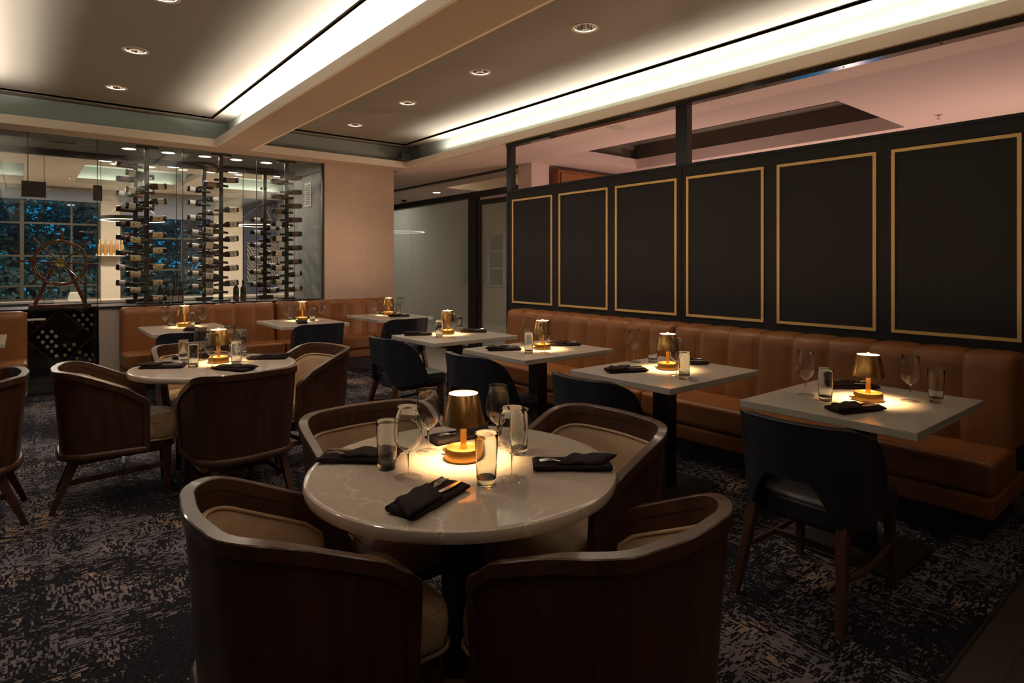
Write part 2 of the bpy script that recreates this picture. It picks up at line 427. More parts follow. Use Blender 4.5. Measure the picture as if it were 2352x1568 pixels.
struct(slab(MB(), [-4.6, -3.42, .02, .68, 2.32, 2.73, 4.32, 4.60], [9.78, 10.88, 11.28, 13.42, 13.72, 15], W2, ZC, ZC + .03), 'ceiling.002', 'paint_lip')
struct(MB().box(-4.6, 3.44, YB + .02, 9.78, ZC, ZC + .03), 'ceiling.003', 'winegrey')
tn = [1]
def trim(mb, mat, **kw):
    tn[0] += 1
    return struct(mb, 'trim_%d' % tn[0], mat, **kw)
def ring(mb, h, o0, o1, z0, z1):
    # rectangular ring round opening h between outward offsets o0 < o1
    x0, x1, y0, y1 = h
    mb.box(x0 - o1, x0 - o0, y0 - o1, y1 + o1, z0, z1); mb.box(x1 + o0, x1 + o1, y0 - o1, y1 + o1, z0, z1)
    mb.box(x0 - o0, x1 + o0, y0 - o1, y0 - o0, z0, z1); mb.box(x0 - o0, x1 + o0, y1 + o0, y1 + o1, z0, z1)
    return mb
def holed(mb, x0, x1, y0, y1, z, xc, ys, r, s=.16, n=32):
    ys = sorted(ys); mb.add([(x0, y0, z), (xc - s, y0, z), (xc - s, y1, z), (x0, y1, z)], [(0, 1, 2, 3)])
    mb.add([(xc + s, y0, z), (x1, y0, z), (x1, y1, z), (xc + s, y1, z)], [(0, 1, 2, 3)])
    last = y0
    for y in ys:
        mb.add([(xc - s, last, z), (xc + s, last, z), (xc + s, y - s, z), (xc - s, y - s, z)], [(0, 1, 2, 3)])
        ci, so = [], []
        for i in range(n):
            a = 2 * PI * i / n; c, q = math.cos(a), math.sin(a); k = s / max(abs(c), abs(q))
            ci.append((xc + r * c, y + r * q, z)); so.append((xc + k * c, y + k * q, z))
        mb.add(ci + so, [(i, (i + 1) % n, n + (i + 1) % n, n + i) for i in range(n)])
        last = y + s
    mb.add([(xc - s, last, z), (xc + s, last, z), (xc + s, y1, z), (xc - s, y1, z)], [(0, 1, 2, 3)])
    return mb
DLX = {'L': .742, 'R': 3.37}
DLY = {'L': [7.42, 6.03, 4.70, 3.35, 2.0, .6], 'R': [7.45, 6.06, 4.66, 3.28, 1.9, .5]}
for key, h in (('L', TL), ('R', TR)):
    trim(ring(MB(), h, 0, .025, ZC, ZC + .093), 'paint_lip')
    cw = MB(); ring(cw, h, .16, .175, ZC + .03, ZT + .02); ring(cw, h, .135, .161, ZC + .03, ZC + .165 - .04)
    trim(cw, 'cove')
    trim(ring(MB(), h, -.04, .165, ZT, ZT + .02), 'tray')
    trim(ring(MB(), h, -.04, -.03, ZT - .004, ZM + .01), 'rail' if False else 'tray')
    mb = holed(MB(), h[0] + .03, h[1] - .03, h[2] + .03, h[3] - .03, ZM, DLX[key], DLY[key], .085)
    struct(mb, 'ceiling.%03d' % (4 if key == 'L' else 5), 'tray')
    struct(MB().box(h[0] - .2, h[1] + .2, h[2] - .2, h[3] + .2, 3.50, 3.53), 'ceiling.%03d' % (6 if key == 'L' else 7), 'tray')
trim(ring(MB(), T3, 0, .02, ZC, ZC + .12), 'paint_lip')
cw = MB(); ring(cw, T3, .13, .145, ZC + .03, 3.30); trim(cw, 'paint_lip')
struct(MB().box(T3[0] - .2, T3[1] + .2, T3[2] - .2, T3[3] + .2, 3.29, 3.32), 'ceiling.015', 'paint_lip')
# tray in the room behind the partition
trim(ring(MB(), T2, 0, .02, ZC, ZC + .15), 'pink')
cw = MB(); ring(cw, T2, .14, .155, ZC + .03, 3.36); trim(cw, 'tray')
trim(ring(MB(), T2, -.05, .145, 3.33, 3.35), 'tray')
struct(MB().box(T2[0] - .2, T2[1] + .2, T2[2] - .2, T2[3] + .2, 3.37, 3.4), 'ceiling.008', 'tray')
for i, h in enumerate(WT):
    trim(ring(MB(), h, 0, .02, ZC, ZC + .09), 'paint_lip')
    trim(ring(MB(), h, .15, .165, ZC + .03, 3.27), 'cove')
    struct(MB().box(h[0] - .2, h[1] + .2, h[2] - .2, h[3] + .2, 3.26, 3.29), 'ceiling.%03d' % (9 + i), 'cove')

# downlights of the dining room: ring, chrome reflector, lens
def make_downlight(label):
    t = thing('downlight', label, 'ceiling light')
    MB().lathe([(.088, -.004), (.104, -.004), (.104, 0), (.088, .004), (.080, .004), (.080, -.002)], 36, closed=True).build('trim_ring', 'whitepl', t, smooth=50)
    r = MB()
    for i in range(24):
        a0, a1 = 2 * PI * i / 24, 2 * PI * (i + 1) / 24
        for (r0, z0), (r1, z1) in (((.086, 0), (.072, .06)), ((.072, .06), (.050, .11))):
            r.add([(r0 * math.cos(a0), r0 * math.sin(a0), z0), (r0 * math.cos(a1), r0 * math.sin(a1), z0), (r1 * math.cos(a1), r1 * math.sin(a1), z1), (r1 * math.cos(a0), r1 * math.sin(a0), z1)], [(0, 1, 2, 3)])
    r.build('reflector', 'chrome', t)
    MB().disc(.052, .108, 24).build('lens', 'lens_dim', t)
    return t
DL = Kind(make_downlight)
dl_lab = {'L': ['recessed chrome downlight of the round-table tray closest to the wine wall', 'recessed chrome downlight second from the wine wall in the round-table tray',
                'recessed chrome downlight third from the wine wall in the round-table tray', 'recessed chrome downlight fourth from the wine wall in the round-table tray'],
          'R': ['recessed chrome downlight of the banquette tray closest to the wine wall', 'recessed chrome downlight second from the wine wall in the banquette tray',
                'recessed chrome downlight third from the wine wall in the banquette tray', 'recessed chrome downlight fourth from the wine wall in the banquette tray']}
for key in 'LR':
    for i, y in enumerate(DLY[key]):
        if i < 4: DL.put((DLX[key], y, ZM), 0., dl_lab[key][i], 'recessed dining room downlights')
        else: struct(MB().disc(.1, ZM + .001, 24, (DLX[key], y)), 'trim_%d' % (60 + i + (10 if key == 'L' else 0)), 'tray')

# ------------------------------------------------------------------ walls
# back: glazed wine wall
SX = [-4.6, -1.6, .034, .672, 1.567, 2.465, 3.394]
struct(MB().box(.69, 3.394, YB, YB + .10, 0, .935), 'wall_back', 'halfwall')
struct(MB().box(-4.6, .03, YB, YB + .10, 0, .935), 'wall_back.001', 'halfwall')
struct(MB().box(3.394, 4.53, YB, 9.78, 0, ZC), 'wall_back.002', 'beige')
struct(MB().box(3.375, 3.393, YB + .02, 9.78, .9, ZC), 'wall_back.003', 'concrete')
trim(MB().box(.672, 3.40, YB - .015, YB + .12, .935, .965), 'rail', bevel=.004)
trim(MB().box(-4.6, .034, YB - .015, YB + .12, .935, .965), 'rail', bevel=.004)
trim(MB().box(3.374, 3.404, YB - .008, YB + .03, .965, ZC), 'rail')
wn = [0]
def pane(x0, x1, y0, y1, z0, z1, mat='glass', par=None):
    if par is not None: return MB().box(x0, x1, y0, y1, z0, z1).build('glass_pane', mat, par)
    wn[0] += 1
    return struct(MB().box(x0, x1, y0, y1, z0, z1), 'window_%d' % wn[0], mat)
g = .003
for i, (a, b) in enumerate(zip(SX[:-1], SX[1:])):
    z0 = 2.315 if i == 2 else .965
    pane(a + g, b - g, YB + .01, YB + .022, z0, ZC)
    if i:
        trim(MB().box(a - .0035, a + .0035, YB + .009, YB + .023, z0 if i != 3 else .965, ZC), 'bronze')
door = bpy.data.objects.new('door_1', None); COL.objects.link(door); door['kind'] = 'structure'; door.location = (.353, YB, 0)
MB().box(-.315, .315, .01, .022, .012, 2.305).build('glass_leaf', 'glass', door)
MB().box(-.375, -.16, .003, .029, 2.21, 2.385).build('patch_fitting', 'bronze', door)
MB().box(.275, .365, .003, .029, 2.21, 2.39).build('patch_fitting', 'bronze', door)
MB().tube([(.20, -.045, .93), (.20, -.05, .95), (.20, -.05, 1.29), (.20, -.045, 1.31)], .014, 10).build('door_handle', 'blackmetal', door, smooth=40)
MB().tube([(.20, -.05, 1.0), (.20, .01, 1.0)], .008, 8).tube([(.20, -.05, 1.24), (.20, .01, 1.24)], .008, 8).build('handle_post', 'blackmetal', door)
MB().box(-.33, -.02, -.06, .10, .0, .012).build('floor_closer_plate', 'blackmetal', door)

# black partition with gold mouldings
part = struct(MB().box(PX, PX + .10, -1.2, 5.76, .09, 2.345), 'wall_right', 'panel')
MB().box(PX - .006, PX + .106, -1.2, 5.775, 2.335, 2.355).build('cap_rail', 'rail', part)
MB().box(PX - .004, PX + .104, 5.745, 5.785, 0, 2.345).build('end_post', 'rail', part)
MB().box(PX - .006, PX, 3.262, 3.268, .95, 2.335).build('panel_joint', 'rail', part)
FY = [(-.70, -.0), (.10, .79), (.89, 1.578), (1.672, 2.378), (2.487, 3.208), (3.311, 4.037), (4.138, 4.852), (4.962, 5.667)]
for y0, y1 in FY[1:]:
    f = MB(); w, z0, z1 = .021, 1.0, 2.236
    f.box(PX - .011, PX + .002, y0, y0 + w, z0, z1); f.box(PX - .011, PX + .002, y1 - w, y1, z0, z1)
    f.box(PX - .011, PX + .002, y0 + w, y1 - w, z0, z0 + w); f.box(PX - .011, PX + .002, y0 + w, y1 - w, z1 - w, z1)
    f.build('gold_moulding', 'gold', part)
struct(MB().box(PX - .008, PX + .10, -1.2, 5.78, 0, .09), 'baseboard_right', 'baseboard', bevel=.004)
fr = MB().box(PX - .01, PX + .075, -1.2, 5.785, 2.885, ZC)
top = trim(fr, 'satin')
for y in (-.5, .1, .7, 1.3, 1.9, 2.5, 3.05):
    MB().lathe([(.006, 0), (.006, .003), (0, .004)], 10, c=(PX + .03, y, 2.8815)).build('screw', 'cablack', top)
trim(MB().box(PX + .0, PX + .075, 5.70, 5.785, 2.355, 2.885), 'blackmetal')
trim(MB().box(PX + .0, PX + .075, 3.205, 3.325, 2.355, 2.885), 'blackmetal')

# rest of the shell
struct(MB().box(-4.7, 11, -3.3, -3.2, 0, ZC + .7), 'wall_front', 'beige')
wl = MB().box(-4.7, -4.6, -3.2, 15, 0, .55).box(-4.7, -4.6, -3.2, 15, 2.7, ZC + .7)
for a, b in ((-3.2, 5.5), (7.8, 15)): wl.box(-4.7, -4.6, a, b, .55, 2.7)
struct(wl, 'wall_left', 'beige')
for y0, y1 in ((5.5, 7.8),):
    pane(-4.66, -4.648, y0, y1, .55, 2.7)
    trim(MB().box(-4.665, -4.64, (y0 + y1) / 2 - .02, (y0 + y1) / 2 + .02, .55, 2.7).box(-4.665, -4.64, y0, y1, 1.6, 1.64), 'mullion')
struct(MB().box(10.9, 11, -3.2, 3.9, 0, ZC + .7).box(10.9, 11, 5.4, 15, 0, ZC + .7).box(10.9, 11, 3.9, 5.4, 0, .25).box(10.9, 11, 3.9, 5.4, 2.3, ZC + .7), 'wall_right.001', 'beige')
pane(10.94, 10.952, 3.9, 5.4, .25, 2.3)
# roof over everything so that only windows let the dusk in
struct(MB().box(-4.8, 11.1, -3.4, 15.1, 3.6, 3.7), 'ceiling.020', 'tray')

# corridor: glazed office front
gx = 5.75
trim(MB().box(gx - .03, gx + .05, 6.9, 14, 2.905, ZC), 'blackmetal')
trim(MB().box(gx - .03, gx + .05, 6.9, 14, 2.545, 2.645), 'blackmetal')
trim(MB().box(gx - .03, gx + .05, 8.02, 8.25, 0, 2.545), 'blackmetal')
trim(MB().box(gx - .03, gx + .05, 6.9, 14, 0, .10), 'blackmetal')
for y0, y1 in ((6.9, 9.15), (9.16, 10.6), (10.61, 14)):
    pane(gx, gx + .012, y0, y1, 2.645, 2.905, 'backglass')
for y0, y1 in ((8.25, 9.145), (9.155, 10.2), (10.21, 14)):
    pane(gx, gx + .012, y0, y1, .1, 2.545, 'haze')
d2 = bpy.data.objects.new('door_2', None); COL.objects.link(d2); d2['kind'] = 'structure'; d2.location = (gx, 7.45, 0)
f = MB().box(-.02, .03, -.55, -.47, 0, 2.5).box(-.02, .03, .47, .55, 0, 2.5).box(-.02, .03, -.47, .47, 2.42, 2.5).box(-.02, .03, -.47, .47, 0, .12)
f.build('leaf_frame', 'blackmetal', d2)
MB().box(0, .012, -.47, .47, .12, 2.42).build('frosted_pane', 'haze', d2)
MB().tube([(-.02, .5, .96), (-.07, .5, .98), (-.07, .5, 1.2), (-.02, .5, 1.22)], .013, 8).build('door_handle', 'blackmetal', d2, smooth=40)
struct(MB().box(5.70, 6.04, 6.62, 6.92, 0, ZC), 'wall_right.002', 'pink')
struct(MB().box(6.02, 10.9, 6.72, 6.85, 0, ZC), 'wall_right.003', 'pink')
struct(MB().box(9.6, 9.7, 6.85, 15, 0, ZC), 'wall_right.004', 'pilaster')
for y0, y1 in ((9.6, 11.2), (12.2, 14.2)):
    w = bpy.data.objects.new('window_%d' % (30 + int(y0)), None); COL.objects.link(w); w['kind'] = 'structure'
    MB().box(9.585, 9.6, y0, y1, .9, 2.25).build('dark_pane', 'greypane', w)
    f = MB()
    for k in range(4): y = y0 + (y1 - y0) * k / 3; f.box(9.56, 9.6, y - .03, y + .03, .87, 2.28)
    for k in range(4): z = .9 + 1.35 * k / 3; f.box(9.56, 9.6, y0, y1, z - .025, z + .025)
    f.build('window_grid', 'cream_mullion', w)
# walnut cupboard beyond the partition
wc = thing('wall_cabinet', 'walnut wall cabinet seen above the black partition beside a pink column', 'cabinet', (6.3, 6.5, 0))
MB().box(-.16, 2.4, .02, .21, 0, 2.86).build('carcass', 'walnut_panel', wc)
for k in range(3):
    MB().box(-.12 + k * .84, .70 + k * .84, 0, .02, .1, 2.82).build('door', 'walnut_panel', wc)
# ------------------------------------------------------------------ wine room
trim(MB().box(-4.6, 3.40, 9.72, 9.80, 2.855, ZC), 'blackmetal')
BX = [-4.6, -1.2, .20, .80, 1.70, 2.60, 3.375]
for a, b in zip(BX[:-1], BX[1:]):
    pane(a + .003, b - .003, 9.75, 9.762, .94, 2.855, 'backglass')
    trim(MB().box(b - .003, b + .003, 9.749, 9.763, .94, 2.855), 'bronze')
struct(MB().box(-4.6, 3.40, 9.70, 9.80, 0, .90), 'wall_back.004', 'rail')
ct = thing('wine_ledge', 'black stone ledge that carries the wine rack posts', 'countertop')
MB().box(.72, 3.37, YB + .11, 9.70, .90, .935).build('stone_top', 'blackmetal', ct, bevel=.004); MB().box(.74, 3.36, YB + .12, 9.69, 0, .90).build('base_cabinet', 'darkbin', ct)
c2 = tag(MB().box(-1.6, .715, 9.22, 9.70, .90, .935).build('countertop', 'blackmetal', bevel=.004), 'black countertop over the diamond wine bins, carrying the ship wheel', 'countertop')
# diamond bins
bins = thing('wine_bin_cabinet', 'black wine cabinet with diamond bins seen through the glass door', 'cabinet', (0, 9.25, 0))
b = MB().box(-1.5, .71, .42, .44, 0, .9).box(-1.5, .71, 0, .44, 0, .06).box(-1.5, -1.47, 0, .42, .06, .9).box(.69, .71, 0, .42, .06, .9)
b.build('carcass', 'darkbin', bins)
lat = MB()
for cx in (-1.03, -.345, .345):
    for (xa, za), (xb, zb) in (((cx - .34, .56), (cx, .90)), ((cx, .90), (cx + .34, .56)), ((cx - .34, .56), (cx, .20)), ((cx, .20), (cx + .34, .56))):
        lat.bar((xa, .2, za), (xb, .2, zb), .40, .016, up=(0, 0, 1))
lat.box(-1.47, .69, 0, .4, .06, .075).box(-.01, .005, 0, .4, .06, .9)
lat.build('diamond_divider', 'darkbin', bins)
struct(MB().box(.70, .72, 9.2, 9.7, 0, .9), 'wall_back.005', 'rail')

# ------------------------------------------------------------------ wine bottles
def bottle_prof(kind):
    if kind == 'burgundy':
        return [(0, .002), (.034, 0), (.039, .006), (.0395, .135), (.035, .165), (.026, .195), (.017, .222), (.0145, .24), (.0145, .296), (.0155, .298), (.0155, .304), (0, .304)]
    return [(0, .002), (.033, 0), (.0365, .006), (.037, .185), (.034, .203), (.022, .222), (.0148, .234), (.0142, .296), (.0155, .298), (.0155, .304), (0, .304)]
def bottle_maker(kind, lab, cap, body='bottle', lz=(.04, .115)):
    def mk(label):
        t = thing('wine_bottle', label, 'bottle')
        MB().lathe(bottle_prof(kind), 20).build('bottle_glass', body, t, smooth=40)
        r = .0405 if kind == 'burgundy' else .038
        if lab:
            rows = []
            for i in range(21):
                a = -PI * .55 + PI * 1.1 * i / 20 + PI * .5
                rows.append([(r * math.cos(a), -r * math.sin(a), z) for z in lz])
            MB().grid(rows).build('label', lab, t, smooth=40)
        MB().lathe([(.0152, .245), (.0165, .246), (.0165, .3055), (.0, .3065)], 16).build('capsule', cap, t, smooth=40)
        return t
    return mk
BK = {'white': Kind(bottle_maker('burgundy', 'label_white', 'cap_black', lz=(.03, .10))),
      'seal': Kind(bottle_maker('burgundy', 'label_dot', 'cap_black', lz=(.025, .115))),
      'cream': Kind(bottle_maker('bordeaux', 'label_cream', 'cap_black', lz=(.045, .155))),
      'dark': Kind(bottle_maker('bordeaux', 'label_dark', 'cap_black', lz=(.05, .14))),
      'pink': Kind(bottle_maker('bordeaux', 'label_pink', 'cap_black', lz=(.045, .155))),
      'red': Kind(bottle_maker('burgundy', 'label_white', 'cap_red', lz=(.03, .09))),
      'claret': Kind(bottle_maker('bordeaux', 'label_white', 'cap_black', lz=(.06, .14)))}
BWORD = {'white': 'white-labelled', 'seal': 'seal-labelled', 'cream': 'cream-labelled', 'dark': 'dark-labelled', 'pink': 'pink-labelled', 'red': 'red-capped', 'claret': 'slim white-labelled'}
RX = [1.18, 2.03, 2.88]; FXs = [1.19, 2.05, 2.915]
FRY, RRY = 8.74, 9.62
racks = [
 ('front post by the glass door', FXs[0], FRY,
  [(2.577, 'white'), (2.365, 'white'), (2.165, 'white'), (1.942, 'cream'), (1.753, 'cream'), (1.53, 'cream'), (1.33, 'cream'), (1.135, 'cream')],
  [(2.441, 'white'), (2.251, 'white'), (2.029, 'cream'), (1.823, 'cream'), (1.628, 'cream'), (1.422, 'cream'), (1.221, 'cream'), (1.026, 'cream')]),
 ('rear post by the glass door', RX[0], RRY,
  [(2.785, 'dark'), (2.596, 'dark'), (2.401, 'red'), (2.194, 'dark'), (1.992, 'dark'), (1.815, 'dark'), (1.608, 'dark'), (1.413, 'white'), (1.206, 'white')],
  [(2.655, 'red'), (2.46, 'red'), (2.27, 'red'), (2.075, 'red'), (1.886, 'red'), (1.691, 'dark'), (1.501, 'dark'), (1.306, 'dark')]),
 ('front middle post', FXs[1], FRY,
  [(2.709, 'pink'), (2.508, 'pink'), (1.902, 'seal'), (1.701, 'seal'), (1.501, 'seal'), (1.303, 'seal'), (1.106, 'seal')],
  [(2.593, 'pink'), (2.198, 'seal'), (2.0, 'seal'), (1.803, 'seal'), (1.599, 'seal'), (1.408, 'seal'), (1.204, 'seal')]),
 ('rear middle post', RX[1], RRY,
  [(2.524, 'white'), (2.332, 'white'), (2.121, 'white'), (1.913, 'claret'), (1.718, 'claret'), (1.523, 'claret'), (1.322, 'claret'), (1.133, 'claret')],
  [(2.593, 'white'), (2.407, 'white'), (2.212, 'white'), (2.02, 'dark'), (1.822, 'dark'), (1.63, 'dark'), (1.429, 'dark'), (1.233, 'dark')]),
 ('front post by the beige wall', FXs[2], FRY,
  [(2.613, 'dark'), (2.409, 'dark'), (2.201, 'dark'), (2.018, 'claret'), (1.813, 'claret'), (1.605, 'claret'), (1.404, 'claret'), (1.203, 'claret')],
  [(2.7, 'dark'), (2.495, 'dark'), (2.294, 'dark'), (2.094, 'dark'), (1.891, 'dark'), (1.691, 'dark'), (1.491, 'dark'), (1.317, 'white'), (1.107, 'white')]),
 ('rear post by the beige wall', RX[2], RRY,
  [(2.127, 'claret'), (1.936, 'claret'), (1.747, 'claret'), (1.54, 'claret'), (1.337, 'cream'), (1.153, 'red')],
  [(2.014, 'claret'), (1.827, 'claret'), (1.627, 'claret'), (1.433, 'claret'), (1.247, 'dark'), (1.053, 'claret')]),
]
for nm, x, y, Ls, Rs in racks:
    rk = thing('bottle_rack_post', 'tall black metal wine rack, ' + nm, 'wine rack', (x, y, .935), 0, 'wine rack posts')
    pz = MB().box(-.026, .026, -.012, .012, 0, ZC - .935).build('post', 'blackmetal', rk)
    MB().box(-.12, .12, -.05, .05, ZC - .935 - .03, ZC - .935).build('ceiling_plate', 'blackmetal', rk)
    MB().box(-.11, .11, -.06, .06, 0, .055).build('base_block', 'cablack', rk, bevel=.006)
    for side, lst in ((-1, Ls), (1, Rs)):
        yo = -.035 if side < 0 else .035
        for i, (z, k) in enumerate(lst):
            # neck passes the post; body hangs out on one side, tipped a little neck-down
            tilt = math.radians(6 if k in ('white', 'red', 'seal') else 3)
            rot = (0, side * (-PI / 2 - tilt) + (0 if side > 0 else 0), 0)
            base = (x + side * .225, y + yo, z + .012)
            way = 'necks toward the beige wall' if side < 0 else 'necks toward the door'
            BK[k].put(base, rot, '%s bottle, %s down, %s, %s' % (BWORD[k], ORD(i), way.replace('necks', 'neck').replace('the ', ''), nm), 'wine bottles lying on the rack posts')
    pegs = MB()
    for side, lst in ((-1, Ls), (1, Rs)):
        yo = -.035 if side < 0 else .035
        for z, k in lst: pegs.tube([(0, yo + .02, z - .935 - .032), (0, yo - .02, z - .935 - .032)], .004, 6)
    pegs.build('bottle_peg', 'blackmetal', rk)
# bottles standing on the ledge
SB = Kind(bottle_maker('bordeaux', 'label_white', 'cap_black', lz=(.04, .12)))
for i, (x, y) in enumerate([(1.36, 8.86), (1.445, 8.90), (1.52, 8.86), (1.60, 8.90)]):
    SB.put((x, y, .9355), 0., 'upright white-labelled bottle, %s from the door in the cluster on the ledge' % ['first', 'second', 'third', 'fourth'][i], 'bottles standing on the ledge')
DB = Kind(bottle_maker('bordeaux', 'label_dark', 'cap_black'))
for i, (x, y) in enumerate([(2.27, 8.86), (2.37, 8.88)]):
    DB.put((x, y, .9355), 0., 'upright dark bottle on the ledge past the middle post, %s' % ['nearer the door', 'nearer the beige wall'][i], 'bottles standing on the ledge')
# bottles lying in the bins, capsule ends showing
def bin_kind(cap, nm):
    def mk(label):
        t = thing('binned_bottle', label, 'bottle')
        MB().lathe([(r * .88, z) for r, z in bottle_prof('bordeaux')], 16).build('bottle_glass', 'bottle', t, smooth=40)
        MB().lathe([(.0152, .245), (.0185, .246), (.0185, .3055), (.0, .3065)], 16).build('capsule', cap, t, smooth=40)
        return t
    return Kind(mk)
groups = [('white', 'cap_white', [(.176, .64), (.264, .639), (.135, .582), (.22, .578), (.306, .577), (.178, .518), (.264, .517), (.222, .457), (.308, .46), (.264, .4), (.311, .337)]),
          ('gold', 'cap_gold', [(.394, .463), (.486, .464), (.44, .403), (.396, .34), (.543, .361), (.607, .323), (.679, .319), (.514, .288), (.647, .256), (.446, .257)]),
          ('silver', 'cap_silver', [(.488, .825), (.576, .824), (.666, .822), (.532, .764), (.618, .767), (.576, .707), (.666, .704), (.618, .644)]),
          ('red', 'cap_red', [(.081, .766), (.172, .769), (.126, .708), (.083, .649)])]
for nm, cap, pts in groups:
    K = bin_kind(cap, nm)
    rows = {}
    for (x, z) in pts: rows.setdefault(round(z / .06), []).append((x, z))
    srt = sorted(pts, key=lambda p: (-round(p[1] / .06), p[0]))
    rk_ = sorted(rows, reverse=True)
    for (x, z) in srt:
        r = rk_.index(round(z / .06)); row = sorted(rows[round(z / .06)]); c = row.index((x, z))
        place = ['first', 'second', 'third', 'fourth', 'fifth'][c]
        K.put((x, 9.25 + .318, z), (PI / 2, 0, 0), '%s-capped bottle in the diamond bins, %s row of %s caps, %s from the edge' % (nm, ['top', 'second', 'third', 'fourth', 'fifth', 'lowest', 'bottom'][r], nm, place), nm + '-capped bottles in the diamond bins')
# shelf tray seen through the glass door
tag(MB().box(-.12, .20, 9.0, 9.20, .80, .815).build('tray', 'whitepl', bevel=.004), 'flat pale tray shelf jutting out below the countertop by the door', 'tray')
MB_ = MB().box(-.05, .0, 9.15, 9.24, .80, .90)
tag(MB_.build('bracket', 'blackmetal'), 'black bracket holding the pale tray shelf under the countertop', 'bracket')

# ship's wheel on its stand
sw = thing('ship_wheel', 'varnished wooden ship wheel with brass hub on an A-frame stand', 'ship wheel', (.352, 9.33, .935))
WC = Vector((0, 0, .545))
MB().box(-.31, .31, -.07, .12, 0, .035).build('stand_board', 'wheelwood', sw, bevel=.005)
for s in (-1, 1):
    MB().bar((s * .06, .02, .52), (s * .25, .02, .035), .032, .04).build('stand_leg', 'wheelwood', sw, bevel=.006)
R0, R1 = .246, .284
def ringsec(r0, r1, d, n=64):
    fr = []
    for i in range(n):
        a = 2 * PI * i / n; c, s = math.cos(a), math.sin(a)
        sec = []
        for r, y in ((r0, -d), (r1, -d), (r1, d), (r0, d)): sec.append((WC.x + r * c, y, WC.z + r * s))
        fr.append(sec)
    return fr
rim = MB().sweep(ringsec(R0, R1, .02), closed=True).build('rim', 'wheelwood', sw, bevel=.008)
for i in range(8):
    a = PI / 2 + i * PI / 4 - math.radians(3)
    d = Vector((math.cos(a), 0, math.sin(a)))
    def P(r, y=0): return WC + d * r + Vector((0, y, 0))
    MB().tube([P(.04), P(.08), P(.12), P(.16), P(.20), P(.235)], [.009, .008, .012, .009, .011, .009], 10).build('spoke', 'wheelwood', sw, smooth=50)
    MB().tube([P(.28), P(.30), P(.32), P(.35), P(.385), P(.40), P(.405)], [.009, .007, .012, .014, .012, .010, .003], 10).build('spoke_handle', 'wheelwood', sw, smooth=50)
    # brass anchor inlay and curved inlay between spokes
    an = MB(); y = -.022
    t = Vector((-math.sin(a), 0, math.cos(a)))
    an.bar(P(.252, y), P(.276, y), .004, .003, up=(0, 1, 0))
    an.tube([P(.262, y) + t * -.014, P(.250, y) + t * -.011, P(.246, y), P(.250, y) + t * .011, P(.262, y) + t * .014], .0025, 6)
    an.bar(P(.268, y) + t * -.006, P(.268, y) + t * .006, .003, .003, up=(0, 1, 0))
    an.build('anchor_inlay', 'polbrass', rim)
    arc = []
    for k in range(9):
        b2 = a + math.radians(13 + 19 * k / 8)
        arc.append(WC + Vector((math.cos(b2), 0, math.sin(b2))) * .265 + Vector((0, y + .001, 0)))
    MB().tube(arc, .0035, 6).build('brass_inlay', 'polbrass', rim)
hub = MB()
for i in range(1): pass
prof = [(0, -.045), (.012, -.044), (.014, -.036), (.026, -.036), (.030, -.030), (.040, -.032), (.044, -.026), (.055, -.026), (.057, .02), (0, .02)]
n = 32; vs = []; fs = []
for i in range(n):
    a = 2 * PI * i / n
    for r, y in prof: vs.append((WC.x + r * math.cos(a), y, WC.z + r * math.sin(a)))
k = len(prof)
for i in range(n):
    for q in range(k - 1): fs.append((i * k + q, ((i + 1) % n) * k + q, ((i + 1) % n) * k + q + 1, i * k + q + 1))
MB().add(vs, fs).build('hub', 'polbrass', sw, smooth=35)

# wine-room ceiling lights and vent
def make_wlight(label):
    t = thing('lit_downlight', label, 'ceiling light')
    MB().lathe([(.075, -.006), (.09, -.006), (.09, 0), (.075, 0)], 32, closed=True).build('trim_ring', 'whitepl', t)
    MB().disc(.076, -.004, 32, up=False).build('lens', 'white_on', t)
    return t
WL = Kind(make_wlight)
for i, x in enumerate((1.037, 1.478, 1.915, 2.317, 2.724)):
    WL.put((x, 9.03, ZC), 0., 'bright round downlight in the grey wine room ceiling, %s from the door' % ['first', 'second', 'third', 'fourth', 'fifth'][i], 'lit downlights over the wine racks')
v = thing('ceiling_vent', 'dark slotted air vent in the wine room ceiling above the glass door', 'vent', (.36, 9.06, ZC))
MB().box(-.19, .19, -.19, .19, -.004, 0).build('vent_plate', 'winegrey', v)
MB().box(-.14, .14, -.06, .10, -.006, -.004).build('vent_opening', 'cablack', v)
for k in range(8): MB().bar((-.12 + k * .034, -.055, -.014), (-.12 + k * .034, .095, -.014), .022, .003).build('vent_fin', 'winegrey', v)
vg = thing('wall_vent', 'small grey louvred vent high on the concrete wall of the wine room', 'vent', (3.372, 9.12, 2.52))
MB().box(-.01, .003, -.13, .13, -.18, .18).build('vent_frame', 'whitepl', vg)
lv = MB()
for k in range(9): lv.box(-.016, -.009, -.10, .10, -.15 + k * .035, -.15 + k * .035 + .02)
lv.build('louvre', 'concrete', vg)

# ------------------------------------------------------------------ bar room far behind
yw = 14.3
fw = MB().box(-4.6, 1.16, yw, yw + .15, 0, .78).box(-4.6, 4.6, yw, yw + .15, 2.70, ZC).box(1.16, 1.49, yw - .06, yw + .15, 0, 2.7).box(1.49, 3.20, yw, yw + .15, 0, .78).box(3.2, 3.80, yw - .06, yw + .15, 0, 2.7)
struct(fw, 'wall_back.006', 'pilaster')
struct(MB().box(3.80, 5.70, yw - .10, yw + .15, 0, ZC), 'wall_back.007', 'navywall')
struct(MB().box(4.53, 4.60, 9.78, yw, 0, ZC), 'wall_back.008', 'concrete')
struct(MB().box(5.76, 9.6, 14.2, 14.3, 0, ZC), 'wall_back.009', 'pilaster')
struct(MB().box(4.6, 5.75, 14.2, 14.3, 0, ZC), 'wall_back.010', 'pink')
trim(MB().box(-4.6, 1.16, yw - .08, yw, 2.66, 2.86).box(1.49, 3.2, yw - .08, yw, 2.40, 2.86), 'screenblue')
